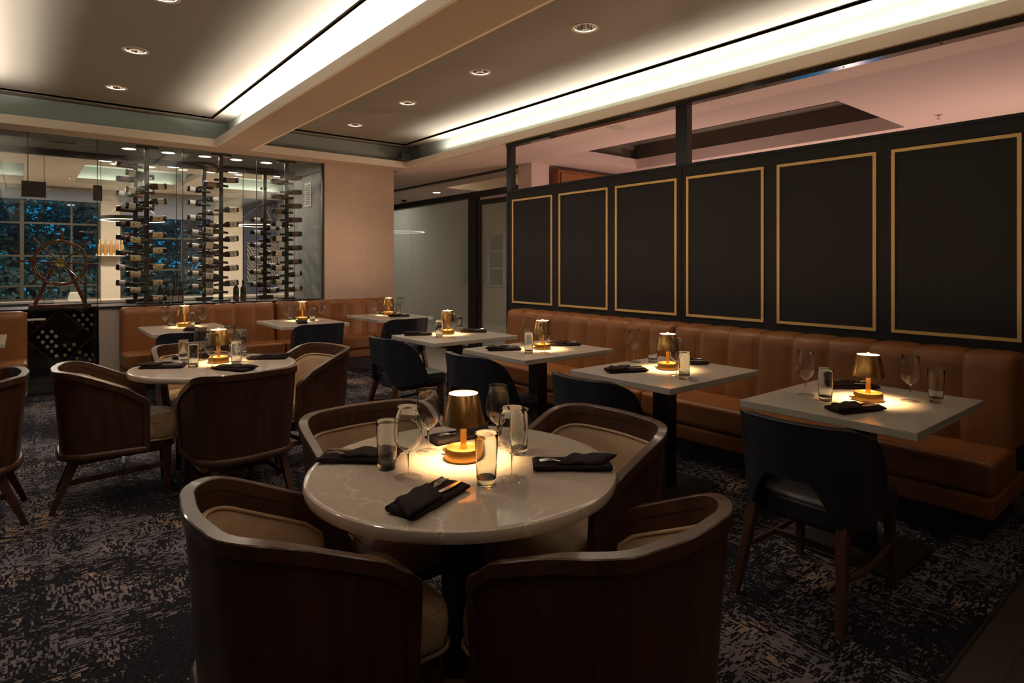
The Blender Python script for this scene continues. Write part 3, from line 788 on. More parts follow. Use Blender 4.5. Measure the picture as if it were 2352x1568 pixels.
mu = MB()
for x in (-3.0, -1.5, -.75, -.03, .71, 1.13): mu.box(x - (.03 if x in (-.03, -1.5) else .016), x + (.03 if x in (-.03, -1.5) else .016), yw + .02, yw + .07, .78, 2.66)
for x in (1.51, 2.6, 3.18): mu.box(x - .02, x + .02, yw + .02, yw + .07, .78, 2.5)
for z in (.80, 1.06, 1.62, 2.23): mu.box(-4.6, 1.16, yw + .025, yw + .065, z - .018, z + .018)
for z in (.80, 1.35, 2.0): mu.box(1.49, 3.2, yw + .025, yw + .065, z - .018, z + .018)
trim(mu, 'mullion')
pane(-4.5, 1.16, yw + .04, yw + .05, .78, 2.70, 'backglass'); pane(1.49, 3.20, yw + .04, yw + .05, .78, 2.70, 'backglass')
art = tag(MB().box(3.86, 4.52, yw - .13, yw - .10, 1.05, 1.95).build('wall_art', 'fan'), 'dark wall panel of fan-shaped ridges seen behind the racks', 'wall art')
bc = thing('bar_counter', 'pale bar counter running behind the wine racks', 'bar', (0, 11.2, 0))
MB().box(.4, 4.5, .0, .5, 0, .87).build('front', 'darkbin', bc); MB().box(.35, 4.5, -.05, .55, .87, .91).build('top', 'marble', bc, bevel=.005)
bs = thing('bar_shelf', 'lit glass shelf of glassware and spirits on the pale pilaster', 'shelf', (1.32, yw - .2, 1.62))
MB().box(-.24, .24, -.12, .14, 0, .015).build('shelf_board', 'lampwhite', bs); MB().box(-.22, .22, .10, .13, .02, .05).build('light_strip', 'bar_glow', bs)
SP = Kind(bottle_maker('bordeaux', None, 'cap_gold', body='spirit'))
for i, x in enumerate((-.18, -.09, 0., .09, .18)):
    SP.put((1.32 + x, yw - .24, 1.636), 0., 'amber spirit bottle, %s along the lit shelf on the pilaster' % ['first', 'second', 'third', 'fourth', 'fifth'][i], 'spirit bottles on the lit shelf')
def make_ring(label):
    t = thing('ring_pendant', label, 'pendant light')
    fr, fr2 = [], []
    for i in range(64):
        a = 2 * PI * i / 64; c, s = math.cos(a), math.sin(a)
        fr.append([(r * c, r * s, z) for r, z in ((.44, -.03), (.465, -.03), (.465, .03), (.44, .03))])
        fr2.append([(r * c, r * s, z) for r, z in ((.438, -.034), (.467, -.034), (.467, -.03), (.438, -.03))])
    MB().sweep(fr, closed=True).build('ring_body', 'bronze', t)
    MB().sweep(fr2, closed=True).build('light_band', 'ringglow', t)
    for k in range(3):
        a = 2 * PI * k / 3 + .4
        MB().tube([(.45 * math.cos(a), .45 * math.sin(a), .03), (0, 0, .42)], .004, 6).build('cable', 'steel', t)
    MB().tube([(0, 0, .42), (0, 0, .70)], .006, 6).lathe([(0, .66), (.06, .66), (.06, .70), (0, .70)], 20).build('canopy', 'bronze', t)
    return t
RP = Kind(make_ring)
RP.put((1.44, 12.0, 2.23), 0., 'lit ring pendant hanging in the bar behind the rack posts by the door', 'ring pendants in the bar')
RP.put((3.57, 12.0, 2.23), .5, 'lit ring pendant hanging in the bar behind the rack posts by the beige wall', 'ring pendants in the bar')
RP.put((6.75, 12.3, 2.23), .9, 'lit ring pendant behind the frosted glass of the side room', 'ring pendants in the bar')
tl = thing('bar_lamp', 'small pale trapezoid table lamp behind the ship wheel', 'lamp', (.655, 12.3, .851))
MB().frustum((0, 0, .02), (.10, .10), (0, 0, .15), (.065, .065)).build('lamp_shade', 'lampwhite', tl)
MB().lathe([(0, 0), (.05, 0), (.05, .01), (.01, .012), (.01, .03), (0, .03)], 16).build('base', 'brassbase', tl)
tb = thing('bar_table', 'dark low table behind the glass under the small pale lamp', 'table', (.2, 12.3, 0))
MB().box(-.9, .75, -.3, .3, .81, .85).build('table_top', 'darkbin', tb); MB().box(-.1, .1, -.1, .1, 0, .81).build('pedestal', 'cablack', tb)
bd = Kind(make_wlight)
for i, (x, y) in enumerate(((.9, 10.3), (1.75, 10.3), (2.6, 10.3), (3.3, 10.3), (6.57, 10.6), (7.14, 10.64))):
    where = 'ceiling beyond the wine racks, %s from the door' % ['first', 'second', 'third', 'fourth'][i] if i < 4 else 'side room ceiling, %s the beige wall' % ['closer to', 'further from'][i - 4]
    bd.put((x, y, ZC), 0., 'round lit downlight in the ' + where, 'lit downlights beyond the glass')
sp = thing('ceiling_speaker', 'round white speaker in the pink ceiling beyond the partition', 'speaker', (4.97, 4.36, ZC))
MB().lathe([(.085, -.004), (.105, -.006), (.11, 0), (.085, 0)], 36, closed=True).build('speaker_rim', 'whitepl', sp, smooth=40); MB().disc(.086, -.003, 36, up=False).build('speaker_grille', 'halfwall', sp)
def make_head(label):
    t = thing('ceiling_sprinkler', label, 'sprinkler')
    MB().lathe([(0, 0), (.03, 0), (.03, -.006), (.01, -.008), (.008, -.035), (0, -.035)], 16).build('body', 'chrome', t); MB().disc(.022, -.04, 16).build('deflector', 'chrome', t)
    return t
SH = Kind(make_head)
SH.put((.6, 12.6, ZC), 0., 'small sprinkler in the bar ceiling above the ship wheel', 'sprinklers')
SH.put((2.17, 9.42, ZC), 0., 'small sprinkler in the wine room ceiling behind the middle post', 'sprinklers')
SH.put((7.0, 2.0, ZC), 0., 'small sprinkler in the pink ceiling beyond the partition', 'sprinklers')
cs = tag(MB().box(4.36, 4.56, 8.00, 8.16, 3.025, 3.125).build('cove_speaker', 'cablack', bevel=.008), 'small black loudspeaker sitting on the cove ledge in the corner above the beige wall', 'speaker')

# trees outside the bar windows
def tree(x, y, h, seed, label, low):
    rnd = random.Random(seed)
    t = thing('dusk_tree', label, 'tree', (x, y, 0), 0, 'trees outside the bar windows')
    pts = []; px = py = 0
    for k in range(9):
        pts.append((px, py, h * k / 8)); px += rnd.uniform(-.08, .08); py += rnd.uniform(-.05, .05)
    b = MB().tube(pts, [.15 - .013 * k for k in range(9)], 9)
    for k in range(9):
        z = rnd.uniform(1., h * .9); a = rnd.uniform(0, 2 * PI); L = rnd.uniform(.6, 1.3)
        b.tube([(0, 0, z), (L * .5 * math.cos(a), L * .5 * math.sin(a), z + .25), (L * math.cos(a), L * math.sin(a), z + .2)], [.045, .03, .015], 6)
    b.build('trunk', 'bark', t, smooth=60)
    lf = MB()
    for c in range(64):
        a = rnd.uniform(0, 2 * PI); R = rnd.uniform(.1, 1.45); cz = rnd.uniform(low, h)
        cx, cy = R * math.cos(a), R * math.sin(a)
        for q in range(60):
            p = Vector((cx + rnd.gauss(0, .24), cy + rnd.gauss(0, .24), cz + rnd.gauss(0, .10)))
            d = Vector((rnd.uniform(-1, 1), rnd.uniform(-1, 1), rnd.uniform(-.6, .3))).normalized()
            s = d.cross(Vector((rnd.uniform(-1, 1), rnd.uniform(-1, 1), rnd.uniform(-1, 1)))).normalized()
            L, w = rnd.uniform(.07, .17), rnd.uniform(.02, .05)
            lf.add([p, p + d * L * .5 + s * w, p + d * L, p + d * L * .5 - s * w], [(0, 1, 2, 3)])
    lf.build('foliage', 'leaf', t)
    return t
struct(MB().box(-12, 9, 15.15, 30, -.3, -.1), 'ground', 'soil')
tree(-1.7, 17.6, 3.9, 1, 'dark tree with a forked trunk outside, beyond the leftmost bar window', 1.3)
tree(-.2, 18.2, 3.8, 2, 'dark tree outside the bar window, behind the ship wheel', 1.2)
tree(1.2, 18.8, 3.9, 3, 'dark tree outside, just beside the first pale pilaster', 1.0)
tree(2.4, 17.4, 3.6, 4, 'dark tree outside the window behind the rack posts by the door', 1.1)
tree(3.9, 17.8, 3.9, 5, 'dark tree outside the window behind the middle rack post', 1.0)
tree(-3.6, 18.0, 3.9, 6, 'dark tree farthest from the beige wall, outside the bar windows', 1.0)
hb = MB(); rnd = random.Random(19)
for c in range(6500):
    x = rnd.uniform(-7, 8); z = rnd.uniform(-.1, 3.3)
    if math.sin(x * 1.7 + 1) * math.cos(z * 2.1 + x) > .55 and z > 1.3: continue
    p = Vector((x, rnd.uniform(20.2, 21.5), z))
    d_ = Vector((rnd.uniform(-1, 1), rnd.uniform(-1, 1), rnd.uniform(-.6, .6))).normalized(); s_ = d_.cross(Vector((rnd.uniform(-1, 1), 1, rnd.uniform(-1, 1)))).normalized()
    L_, w_ = rnd.uniform(.18, .42), rnd.uniform(.05, .13)
    hb.add([p, p + d_ * L_ * .5 + s_ * w_, p + d_ * L_, p + d_ * L_ * .5 - s_ * w_], [(0, 1, 2, 3)])
tag(hb.build('hedge', 'leaf'), 'tall dark screen of bushes beyond the trees outside the bar windows', 'hedge')
hd = MB(); rnd = random.Random(9)
for c in range(5200):
    p = Vector((rnd.uniform(-6, 6), rnd.uniform(15.9, 16.9), rnd.uniform(-.1, 1.25) + .12 * math.sin(c)))
    d = Vector((rnd.uniform(-1, 1), rnd.uniform(-1, 1), rnd.uniform(-.3, 1))).normalized(); s = d.cross(Vector((rnd.uniform(-1, 1), 1, rnd.uniform(-1, 1)))).normalized()
    L, w = rnd.uniform(.08, .18), rnd.uniform(.03, .06)
    hd.add([p, p + d * L * .5 + s * w, p + d * L, p + d * L * .5 - s * w], [(0, 1, 2, 3)])
tag(hd.build('hedge', 'leaf'), 'dark low hedge growing outside below the bar windows', 'hedge')

# ------------------------------------------------------------------ banquettes
def banquette(name, label, L, pitch, loc, rot, depth, bf0, bf1, first=None):
    """runs along local +x, faces local -y"""
    t = thing(name, label, 'banquette', loc, rot, 'tan leather banquettes')
    MB().box(.06, L - .06, .07, depth - .02, 0, .135).build('toe_kick', 'cablack', t)
    MB().box(0, L, 0, depth, .135, .252).build('lower_band', 'leather', t, bevel=.022, seg=4)
    MB().box(0, L, -.004, bf1 + .03, .256, .435).build('seat', 'leather', t, bevel=.032, seg=5)
    n = max(1, round(L / pitch)); p = L / n; k = 10
    prof = [(bf0, .425), (bf0 + (bf1 - bf0) * .3, .55), (bf0 + (bf1 - bf0) * .65, .72), (bf1 - .004, .86), (bf1 + .004, .915), (bf1 + .022, .938), (bf1 + .05, .945), (depth - .02, .945), (depth, .93), (depth, .425)]
    rows = []
    for i in range(n):
        for q in range(k):
            u = q / k; x = i * p + u * p
            e = abs(2 * u - 1)
            bulge = .024 * (1 - e ** 4)
            endr = 0
            if x < .025: endr = .03 * (1 - math.sqrt(max(0, 1 - (1 - x / .025) ** 2)))
            if x > L - .025: endr = .03 * (1 - math.sqrt(max(0, 1 - (1 - (L - x) / .025) ** 2)))
            row = []
            for j, (y, z) in enumerate(prof):
                if j < 5: row.append((x, y - bulge + endr, z))
                elif j < 8: row.append((x, y, z + bulge * .45 - endr * .6 - .006))
                else: row.append((x, y, z))
            rows.append(row)
    x = L; rows.append([(x, y + (.03 if j < 5 else 0), z - (.02 if 5 <= j < 8 else 0)) for j, (y, z) in enumerate(prof)])
    mb = MB().grid(rows)
    kk = len(prof); nn = len(rows)
    mb.f.append(tuple(range(kk))); mb.f.append(tuple(reversed(range((nn - 1) * kk, nn * kk))))
    bk = mb.build('backrest', 'leather', t, smooth=60)
    w = MB()
    for i in range(1, n):
        w.tube([(i * p, y - .001 if j < 5 else y, z - (.004 if j > 4 else 0)) for j, (y, z) in enumerate(prof[:8])], .0035, 6)
    if n > 1: w.build('welt', 'leather', bk, smooth=60)
    return t
banquette('banquette', 'tan channelled leather banquette along the black partition, under its three frames nearest the camera', 2.29, .268, (3.87, 3.155, 0), -PI / 2, .695, .405, .455)
banquette('banquette.001', 'tan channelled leather banquette along the black partition, its half toward the frosted glass', 2.29, .268, (3.87, 5.45, 0), -PI / 2, .695, .405, .455)
banquette('banquette.002', 'tan leather banquette below the wine racks, beginning beside the glass door', 1.79, .26, (.885, 8.06, 0), 0, .50, .385, .42)
banquette('banquette.003', 'tan leather banquette in front of the plain beige wall', 1.80, .26, (2.685, 8.07, 0), 0, .49, .375, .41)
banquette('banquette.004', 'tan leather banquette on the other side of the glass door, cut by the frame', 2.4, .48, (-2.37, 8.06, 0), 0, .50, .385, .42)

# ------------------------------------------------------------------ tables
def make_square(label):
    t = thing('square_table', label, 'table')
    MB().box(-.48, .48, -.40, .40, .722, .76).build('tabletop', 'quartz', t, bevel=.004)
    MB().box(-.055, .055, -.055, .055, .014, .715).build('column', 'blackmetal', t, bevel=.003)
    MB().box(-.25, .25, -.25, .25, 0, .014).build('base_plate', 'cablack', t, bevel=.003)
    MB().box(-.2, .2, -.2, .2, .708, .722).build('mount_plate', 'cablack', t)
    return t
SQ = Kind(make_square)
sq = [((3.37, 1.30), 0, 'white square stone table nearest the camera along the partition banquette'),
      ((3.31, 2.49), 0, 'white square stone table second along the partition banquette, counting from the camera'),
      ((3.32, 3.775), 0, 'white square stone table third along the partition banquette, counting from the camera'),
      ((3.31, 5.01), 0, 'white square stone table at the frosted-glass end of the partition banquette'),
      ((1.39, 7.43), PI / 2, 'white square stone table below the wine racks, closest to the glass door'),
      ((2.645, 7.36), PI / 2, 'white square stone table below the wine racks, middle of three'),
      ((3.86, 7.44), PI / 2, 'white square stone table in front of the plain beige wall'),
      ((-.53, 7.43), PI / 2, 'white square stone table whose corner pokes in beside the cut-off banquette')]
for (x, y), r, lab in sq: SQ.put((x, y, 0), r, lab, 'square dining tables')
def make_round(label):
    t = thing('round_table', label, 'table')
    R = .53
    pr = [(0, .76), (R - .022, .76), (R - .012, .76), (R - .004, .7565), (R, .748), (R, .732), (R - .004, .7245), (R - .012, .722), (R - .022, .722), (0, .722)]
    MB().lathe(pr, 96).build('tabletop', 'marble', t, smooth=40)
    MB().box(-.055, .055, -.055, .055, .11, .715).build('column', 'blackmetal', t, bevel=.003)
    MB().lathe([(0, 0), (.15, 0), (.158, .006), (.15, .10), (.142, .11), (0, .115)], 48).build('foot_drum', 'brass', t, smooth=40)
    MB().lathe([(0, .706), (.2, .706), (.2, .722), (0, .722)], 40).build('mount_plate', 'cablack', t, smooth=40)
    return t
RT = Kind(make_round)
RT.put((1.193, 1.752, 0), .0, 'round stone table nearest the camera, ringed by four barrel chairs', 'round dining tables')
RT.put((1.045, 4.60, 0), .6, 'round stone table further back, toward the wine wall', 'round dining tables')

# ------------------------------------------------------------------ barrel chairs
def barrel_path():
    hw, xf, xb, rc = .275, .12, -.325, .15
    pts = []
    def add(x, y): pts.append((x, y))
    for k in range(7): add(xf + (xb + rc - xf) * k / 6, -hw)
    for k in range(1, 9):
        a = -PI / 2 - (PI / 2) * k / 8; add(xb + rc + rc * math.cos(a), -hw + rc + rc * math.sin(a))
    m = 8
    for k in range(1, m):
        y = -hw + rc + (2 * (hw - rc)) * k / m
        add(xb - .012 * math.sin(PI * k / m), y)
    for k in range(0, 8):
        a = PI - (PI / 2) * k / 8; add(xb + rc + rc * math.cos(a), hw - rc + rc * math.sin(a))
    for k in range(7): add(xb + rc + (xf - xb - rc) * k / 6, hw)
    out = []
    for i, (x, y) in enumerate(pts):
        a = pts[max(0, i - 1)]; b = pts[min(len(pts) - 1, i + 1)]
        t = Vector((b[0] - a[0], b[1] - a[1])).normalized()
        out.append((x, y, -t.y if False else t.y * -1, t.x))
    res = []
    for x, y, nx, ny in out:
        # outward normal: away from the seat centre
        v = Vector((nx, ny))
        if v.dot(Vector((x + .08, y))) < 0: v = -v
        res.append((x, y, v.x, v.y))
    return res
def ztop(x):
    # rim: high across the back, falling evenly along the arms
    u = x + .30
    if u <= 0: return .82
    if u < .10: return .82 - .46 * u * u / .20
    return .82 - .46 * (u - .05)
def make_barrel(label):
    t = thing('barrel_chair', label, 'chair')
    P = barrel_path(); n = len(P)
    flare = lambda z: (z - .34) * .07
    zs = [0, .25, .5, .75, 1]
    rows_o, rows_i = [], []
    for x, y, nx, ny in P:
        zt = ztop(x) - .02
        ro, ri = [], []
        for u in zs:
            z = .335 + (zt - .335) * u; f = flare(z)
            ro.append((x + nx * (f - .004), y + ny * (f - .004), z)); ri.append((x + nx * (f - .028), y + ny * (f - .028), z))
        rows_o.append(ro); rows_i.append(ri)
    sh = MB()
    secs = [ro + ri[::-1] for ro, ri in zip(rows_o, rows_i)]
    sh.sweep(secs)
    sh.build('shell', 'darkwood', t, smooth=45)
    # rim band: up one front post, round the back, down the other
    cl = []
    x, y, nx, ny = P[0]
    rc = .045
    def front(P0, sgn):
        x, y, nx, ny = P0; zt = ztop(x); lst = []
        for z in (.30, .40, .50, .58, zt - rc - .012): lst.append((x, y, nx, ny, z, (0, 0, 1)))
        for k in range(1, 6):
            a = (PI / 2) * k / 6
            lst.append((x - rc + rc * math.cos(a), y, nx, ny, zt - rc - .012 + rc * math.sin(a), (-math.sin(a), 0, math.cos(a))))
        return lst
    seq = front(P[0], -1)
    for i, (x, y, nx, ny) in enumerate(P):
        if x > .12 - rc - .005: continue
        a = P[max(0, i - 1)]; b = P[min(n - 1, i + 1)]
        tv = Vector((b[0] - a[0], b[1] - a[1], ztop(b[0]) - ztop(a[0]))).normalized()
        seq.append((x, y, nx, ny, ztop(x) - .008, tuple(tv)))
    fr2 = front(P[-1], 1)
    seq += [(x, y, nx, ny, z, (-d[0], -d[1], -d[2])) for x, y, nx, ny, z, d in reversed(fr2)]
    frames = []
    for x, y, nx, ny, z, tv in seq:
        nrm = Vector((nx, ny, 0)).normalized(); tv = Vector(tv).normalized()
        up = tv.cross(nrm); 
        if len(frames) == 0: pass
        f = flare(z); c = Vector((x + nx * f, y + ny * f, z))
        sec = []
        # rounded rectangular band section: lateral from -.046 to +.006, height .036
        for l, h in ((-.029, -.020), (.003, -.020), (.006, -.017), (.006, .015), (.003, .018), (-.029, .018), (-.032, .015), (-.032, -.017)):
            sec.append(c + nrm * l + up * h)
        frames.append(sec)
    MB().sweep(frames).build('rim', 'rimwood', t, smooth=30)
    # base moulding
    frames = []
    for x, y, nx, ny in P:
        sec = []
        for l, z in ((-.03, .300), (.006, .300), (.013, .308), (.013, .330), (.004, .340), (-.03, .340)): sec.append((x + nx * l, y + ny * l, z))
        frames.append(sec)
    MB().sweep(frames).build('base_moulding', 'legwood', t, smooth=45)
    # upholstered inner pad with piping
    rows = []; edge = []
    xs_end = .075
    idx = [i for i, p in enumerate(P) if p[0] <= xs_end]
    for i in idx:
        x, y, nx, ny = P[i]
        d = min(1., max(0., (xs_end - x) / .07))
        zt = ztop(x) - .075 - .03 * (1 - math.sqrt(max(0, 1 - (1 - d) ** 2)))
        row = []
        for k in range(9):
            u = k / 8; z = .40 + (zt - .40) * u; f = flare(z)
            puff = .048 + .012 * (1 - (2 * u - 1) ** 4) - .006
            row.append((x + nx * (f - puff), y + ny * (f - puff), z))
        f = flare(zt); row.append((x + nx * (f - .036), y + ny * (f - .036), zt + .003))
        rows.append(row); edge.append((x + nx * (f - .046), y + ny * (f - .046), zt))
    pad = MB().grid(rows).build('back_pad', 'taupe_leather', t, smooth=60)
    e0, e1 = edge[0], edge[-1]
    pp = [(e0[0] + .006, e0[1], .42), (e0[0] + .006, e0[1], .5), (e0[0] + .006, e0[1], e0[2] - .03)] + edge + [(e1[0] + .006, e1[1], e1[2] - .03), (e1[0] + .006, e1[1], .5), (e1[0] + .006, e1[1], .42)]
    MB().tube(pp, .0055, 8).build('piping', 'taupe_leather', pad, smooth=60)
    # seat
    def outline(ins):
        o = []
        hw, x0, x1, r = .228 - ins, -.27 + ins, .285 - ins, .07
        for cx, cy, a0 in ((x1 - r, hw - r, 0), (x0 + r, hw - r, PI / 2), (x0 + r, -hw + r, PI), (x1 - r, -hw + r, 1.5 * PI)):
            for k in range(6):
                a = a0 + (PI / 2) * k / 5; o.append((cx + r * math.cos(a), cy + r * math.sin(a)))
        return o
    prof = [(.012, .355), (0, .362), (-.004, .385), (-.006, .42), (-.003, .455), (.006, .472), (.03, .485), (.08, .493), (.15, .497)]
    secs = [[(x, y, z) for x, y in outline(i)] for i, z in prof]
    mb = MB().sweep(secs)
    st = mb.build('seat', 'taupe_leather', t, smooth=50)
    wl = MB()
    for i, z, r in ((-.006, .357, .006), (.004, .469, .0028)):
        wl.tube([(x, y, z) for x, y in outline(i)], r, 6, closed=True)
    wl.build('seat_welt', 'taupe_leather', st, smooth=60)
    rl = [[(x, y, z) for x, y in outline(i)] for i, z in ((.012, .298), (.012, .350), (.05, .352))]
    MB().sweep(rl).build('seat_rail', 'darkwood', t, smooth=40)
    for sy in (-1, 1):
        MB().frustum((.232, sy * .205, 0), (.015, .015), (.232, sy * .195, .30), (.025, .022)).build('leg', 'darkwood', t, bevel=.003)
        MB().frustum((-.355, sy * .222, 0), (.015, .015), (-.235, sy * .200, .305), (.026, .022)).build('leg', 'darkwood', t, bevel=.003)
        MB().bar((-.285, sy * .209, .165), (.225, sy * .199, .195), .018, .03).build('stretcher', 'darkwood', t, bevel=.002)
    MB().bar((.0, -.20, .175), (.0, .20, .175), .018, .028).build('stretcher', 'darkwood', t, bevel=.002)
    return t
BC = Kind(make_barrel)
d = math.radians
for x, y, r, lab in [
    (.690, 1.700, 0, 'barrel chair at the nearest round table, facing the partition banquette'),
    (1.215, 1.200, 90, 'barrel chair at the nearest round table, broad dark back toward the camera'),
    (1.645, 1.715, 180, 'barrel chair at the nearest round table with its back to the navy chairs'),
    (1.165, 2.205, -90, 'barrel chair at the nearest round table facing the camera, on the wine wall side'),
    (.500, 4.610, -6, 'barrel chair at the further round table, side and splayed leg in view'),
    (1.030, 4.065, 96, 'barrel chair at the further round table with its back turned to the camera'),
    (1.570, 4.530, 190, 'barrel chair at the further round table beside the navy chairs, inner pad showing'),
    (1.060, 5.09, -90, 'barrel chair mostly hidden behind the further round table'),
    (-.350, 4.600, 180, 'barrel chair turned away toward a table out of view, cut by the frame edge')]:
    BC.put((x, y, 0), d(r), lab, 'barrel chairs around the round tables')

# ------------------------------------------------------------------ navy chairs
def navy_path():
    hw, xf, xb, rc = .245, .075, -.275, .16
    pts = []
    for k in range(9): pts.append((xf + (xb + rc - xf) * k / 8, -hw + .012 * (1 - k / 8)))
    for k in range(1, 9):
        a = -PI / 2 - (PI / 2) * k / 8; pts.append((xb + rc + rc * math.cos(a), -hw + rc + rc * math.sin(a)))
    for k in range(1, 8):
        y = -hw + rc + 2 * (hw - rc) * k / 8; pts.append((xb - .012 * math.sin(PI * k / 8), y))
    for k in range(0, 9):
        a = PI - (PI / 2) * k / 8; pts.append((xb + rc + rc * math.cos(a), hw - rc + rc * math.sin(a)))
    for k in range(1, 9): pts.append((xb + rc + (xf - xb - rc) * k / 8, hw - .012 * k / 8))
    return pts
def make_navy(label):
    t = thing('dining_chair', label, 'chair')
    P = navy_path(); n = len(P)
    rows_o, rows_i = [], []
    # arc length
    s = [0]
    for a, b in zip(P[:-1], P[1:]): s.append(s[-1] + math.dist(a, b))
    S = s[-1]
    for i, (x, y) in enumerate(P):
        a = P[max(0, i - 1)]; b = P[min(n - 1, i + 1)]
        tv = Vector((b[0] - a[0], b[1] - a[1])).normalized(); nv = Vector((tv.y, -tv.x))
        if nv.dot(Vector((x + .05, y))) < 0: nv = -nv
        w = abs(2 * s[i] / S - 1)           # 0 at the middle of the back, 1 at the front ends
        # top edge: level across the back, sweeping down to the front ends
        q = max(0., (w - .36) / .64)
        zt = .80 - .335 * (q ** 1.9)
        # bottom edge: arched cut-out at the back, hanging low at the sides
        q2 = max(0., min(1., (w - .16) / .22)); q2 = q2 * q2 * (3 - 2 * q2)
        zb = .560 - .175 * q2
        if w > .86: zb += .05 * ((w - .86) / .14) ** 2
        if zt < zb + .03: zt = zb + .03
        ro, ri = [], []
        for u in (0, .2, .4, .6, .8, 1):
            z = zb + (zt - zb) * u
            lean = (z - .5) * .09
            th = .022
            c = Vector((x, y)) + nv * lean
            ro.append((c.x + nv.x * th, c.y + nv.y * th, z)); ri.append((c.x - nv.x * th, c.y - nv.y * th, z))
        rows_o.append(ro); rows_i.append(ri)
    secs = []
    for ro, ri in zip(rows_o, rows_i): secs.append(ro + ri[::-1])
    bk = MB().sweep(secs).build('backrest', 'navy', t, bevel=.010, seg=3)
    st = MB()
    for r in (rows_o, rows_i):
        st.tube([Vector(p[-1]) * 1.0 + Vector((0, 0, .001)) for p in r[2:-2]], .0028, 6)
    st.build('seam', 'navy', bk, smooth=60)
    def outline(ins):
        o = []
        for cx, cy, a0, r in ((.295 - .055, .228 - .055, 0, .055), (-.215 + .12, .222 - .12, PI / 2, .12), (-.215 + .12, -.222 + .12, PI, .12), (.295 - .055, -.228 + .055, 1.5 * PI, .055)):
            for k in range(7):
                a = a0 + (PI / 2) * k / 6; rr = max(.005, r - ins); o.append((cx + rr * math.cos(a), cy + rr * math.sin(a)))
        return o
    prof = [(.012, .362), (0, .370), (-.003, .40), (-.003, .43), (.004, .447), (.02, .456), (.05, .461)]
    secs = [[(x, y, z) for x, y in outline(i)] for i, z in prof]
    se = MB().sweep(secs).build('seat', 'navy', t, smooth=50)
    MB().tube([(x, y, .449) for x, y in outline(.003)], .0035, 6, closed=True).build('seat_welt', 'navy', se, smooth=60)
    MB().box(-.17, .24, -.19, .19, .335, .362).build('seat_rail', 'legwood', t)
    for sy in (-1, 1):
        MB().frustum((-.325, sy * .225, 0), (.016, .015), (-.215, sy * .19, .40), (.027, .021)).build('leg', 'legwood', t, bevel=.003)
        MB().frustum((.250, sy * .212, 0), (.015, .015), (.236, sy * .196, .365), (.024, .021)).build('leg', 'legwood', t, bevel=.003)
        MB().tube([(-.27, sy * .208, .20), (-.12, sy * .215, .185), (.05, sy * .213, .185), (.243, sy * .204, .20)], .013, 8).build('stretcher', 'legwood', t, smooth=50)
    MB().bar((-.0, -.212, .185), (-.0, .212, .185), .018, .028).build('stretcher', 'legwood', t, bevel=.002)
    return t
NC = Kind(make_navy)
for x, y, r, lab in [
    (2.80, 1.255, 0, 'at the square table nearest the camera along the partition'),
    (2.79, 2.515, 0, 'at the second partition table, lower half hidden by a barrel chair'),
    (2.77, 3.68, 0, 'at the third square table along the partition, behind the front brass lamp'),
    (2.77, 4.985, 0, 'at the square table by the frosted glass end of the partition'),
    (1.28, 6.80, 90, 'at the table below the racks by the door, mostly hidden'),
    (2.585, 6.80, 90, 'at the middle table below the wine racks'),
    (3.665, 6.76, 90, 'at the square table in front of the beige wall')]:
    NC.put((x, y, 0), d(r), 'navy dining chair ' + lab, 'navy leather dining chairs')

# ------------------------------------------------------------------ tableware
ZTAB = .7602
def make_lamp(label):
    t = thing('table_lamp', label, 'lamp')
    bs = MB().lathe([(0, 0), (.0685, 0), (.0697, .004), (.0655, .038), (.063, .042), (.050, .043), (.045, .038), (.013, .037), (.012, .046), (0, .046)], 48).build('base', 'brassbase', t, smooth=40)
    MB().tube([(0, .07, .018), (0, .09, .018)], .008, 12).build('power_knob', 'brassbase', bs, smooth=40)
    MB().lathe([(.0125, .043), (.0105, .12), (.0105, .205), (0, .205)], 20).build('stem', 'brassbase', t, smooth=40)
    MB().lathe([(.0775, .127), (.078, .127), (.0545, .234), (.0525, .236), (.0515, .234), (.0765, .128)], 48, closed=True).build('lamp_shade', 'brass', t, smooth=40)
    MB().disc(.0522, .2315, 40).build('top_diffuser', 'glow', t)
    MB().disc(.0575, .194, 40).build('lamp_plate', 'brass', t)
    MB().disc(.040, .1925, 40, up=False).build('light_disc', 'glow_low', t)
    MB().lathe([(0, .231), (.005, .231), (.004, .240), (.006, .245), (0, .249)], 12).build('finial', 'brassbase', t, smooth=40)
    return t
LP = Kind(make_lamp)
lamps = [((1.236, 1.812), 'on the nearest round table'), ((1.083, 4.683), 'on the further round table'),
         ((3.391, 1.277), 'on the square table nearest the camera'), ((3.357, 2.501), 'on the second square table along the partition'),
         ((3.345, 3.745), 'on the third square table along the partition'), ((3.318, 5.147), 'on the square table by the frosted glass'),
         ((1.406, 7.607), 'on the table below the wine racks by the door'), ((2.70, 7.512), 'on the middle table below the wine racks'),
         ((3.934, 7.603), 'on the square table by the beige wall')]
for i, ((x, y), lab) in enumerate(lamps):
    LP.put((x, y, ZTAB), d(20 + 12 * i), 'lit brass table lamp ' + lab, 'brass table lamps')
    L = bpy.data.lights.new('lamp_light', 'AREA'); L.shape = 'DISK'; L.size = .075; L.energy = 5.5; L.color = (1, .62, .27)
    lo = bpy.data.objects.new('lamp_light', L); COL.objects.link(lo); lo.location = (x, y, ZTAB + .1905)

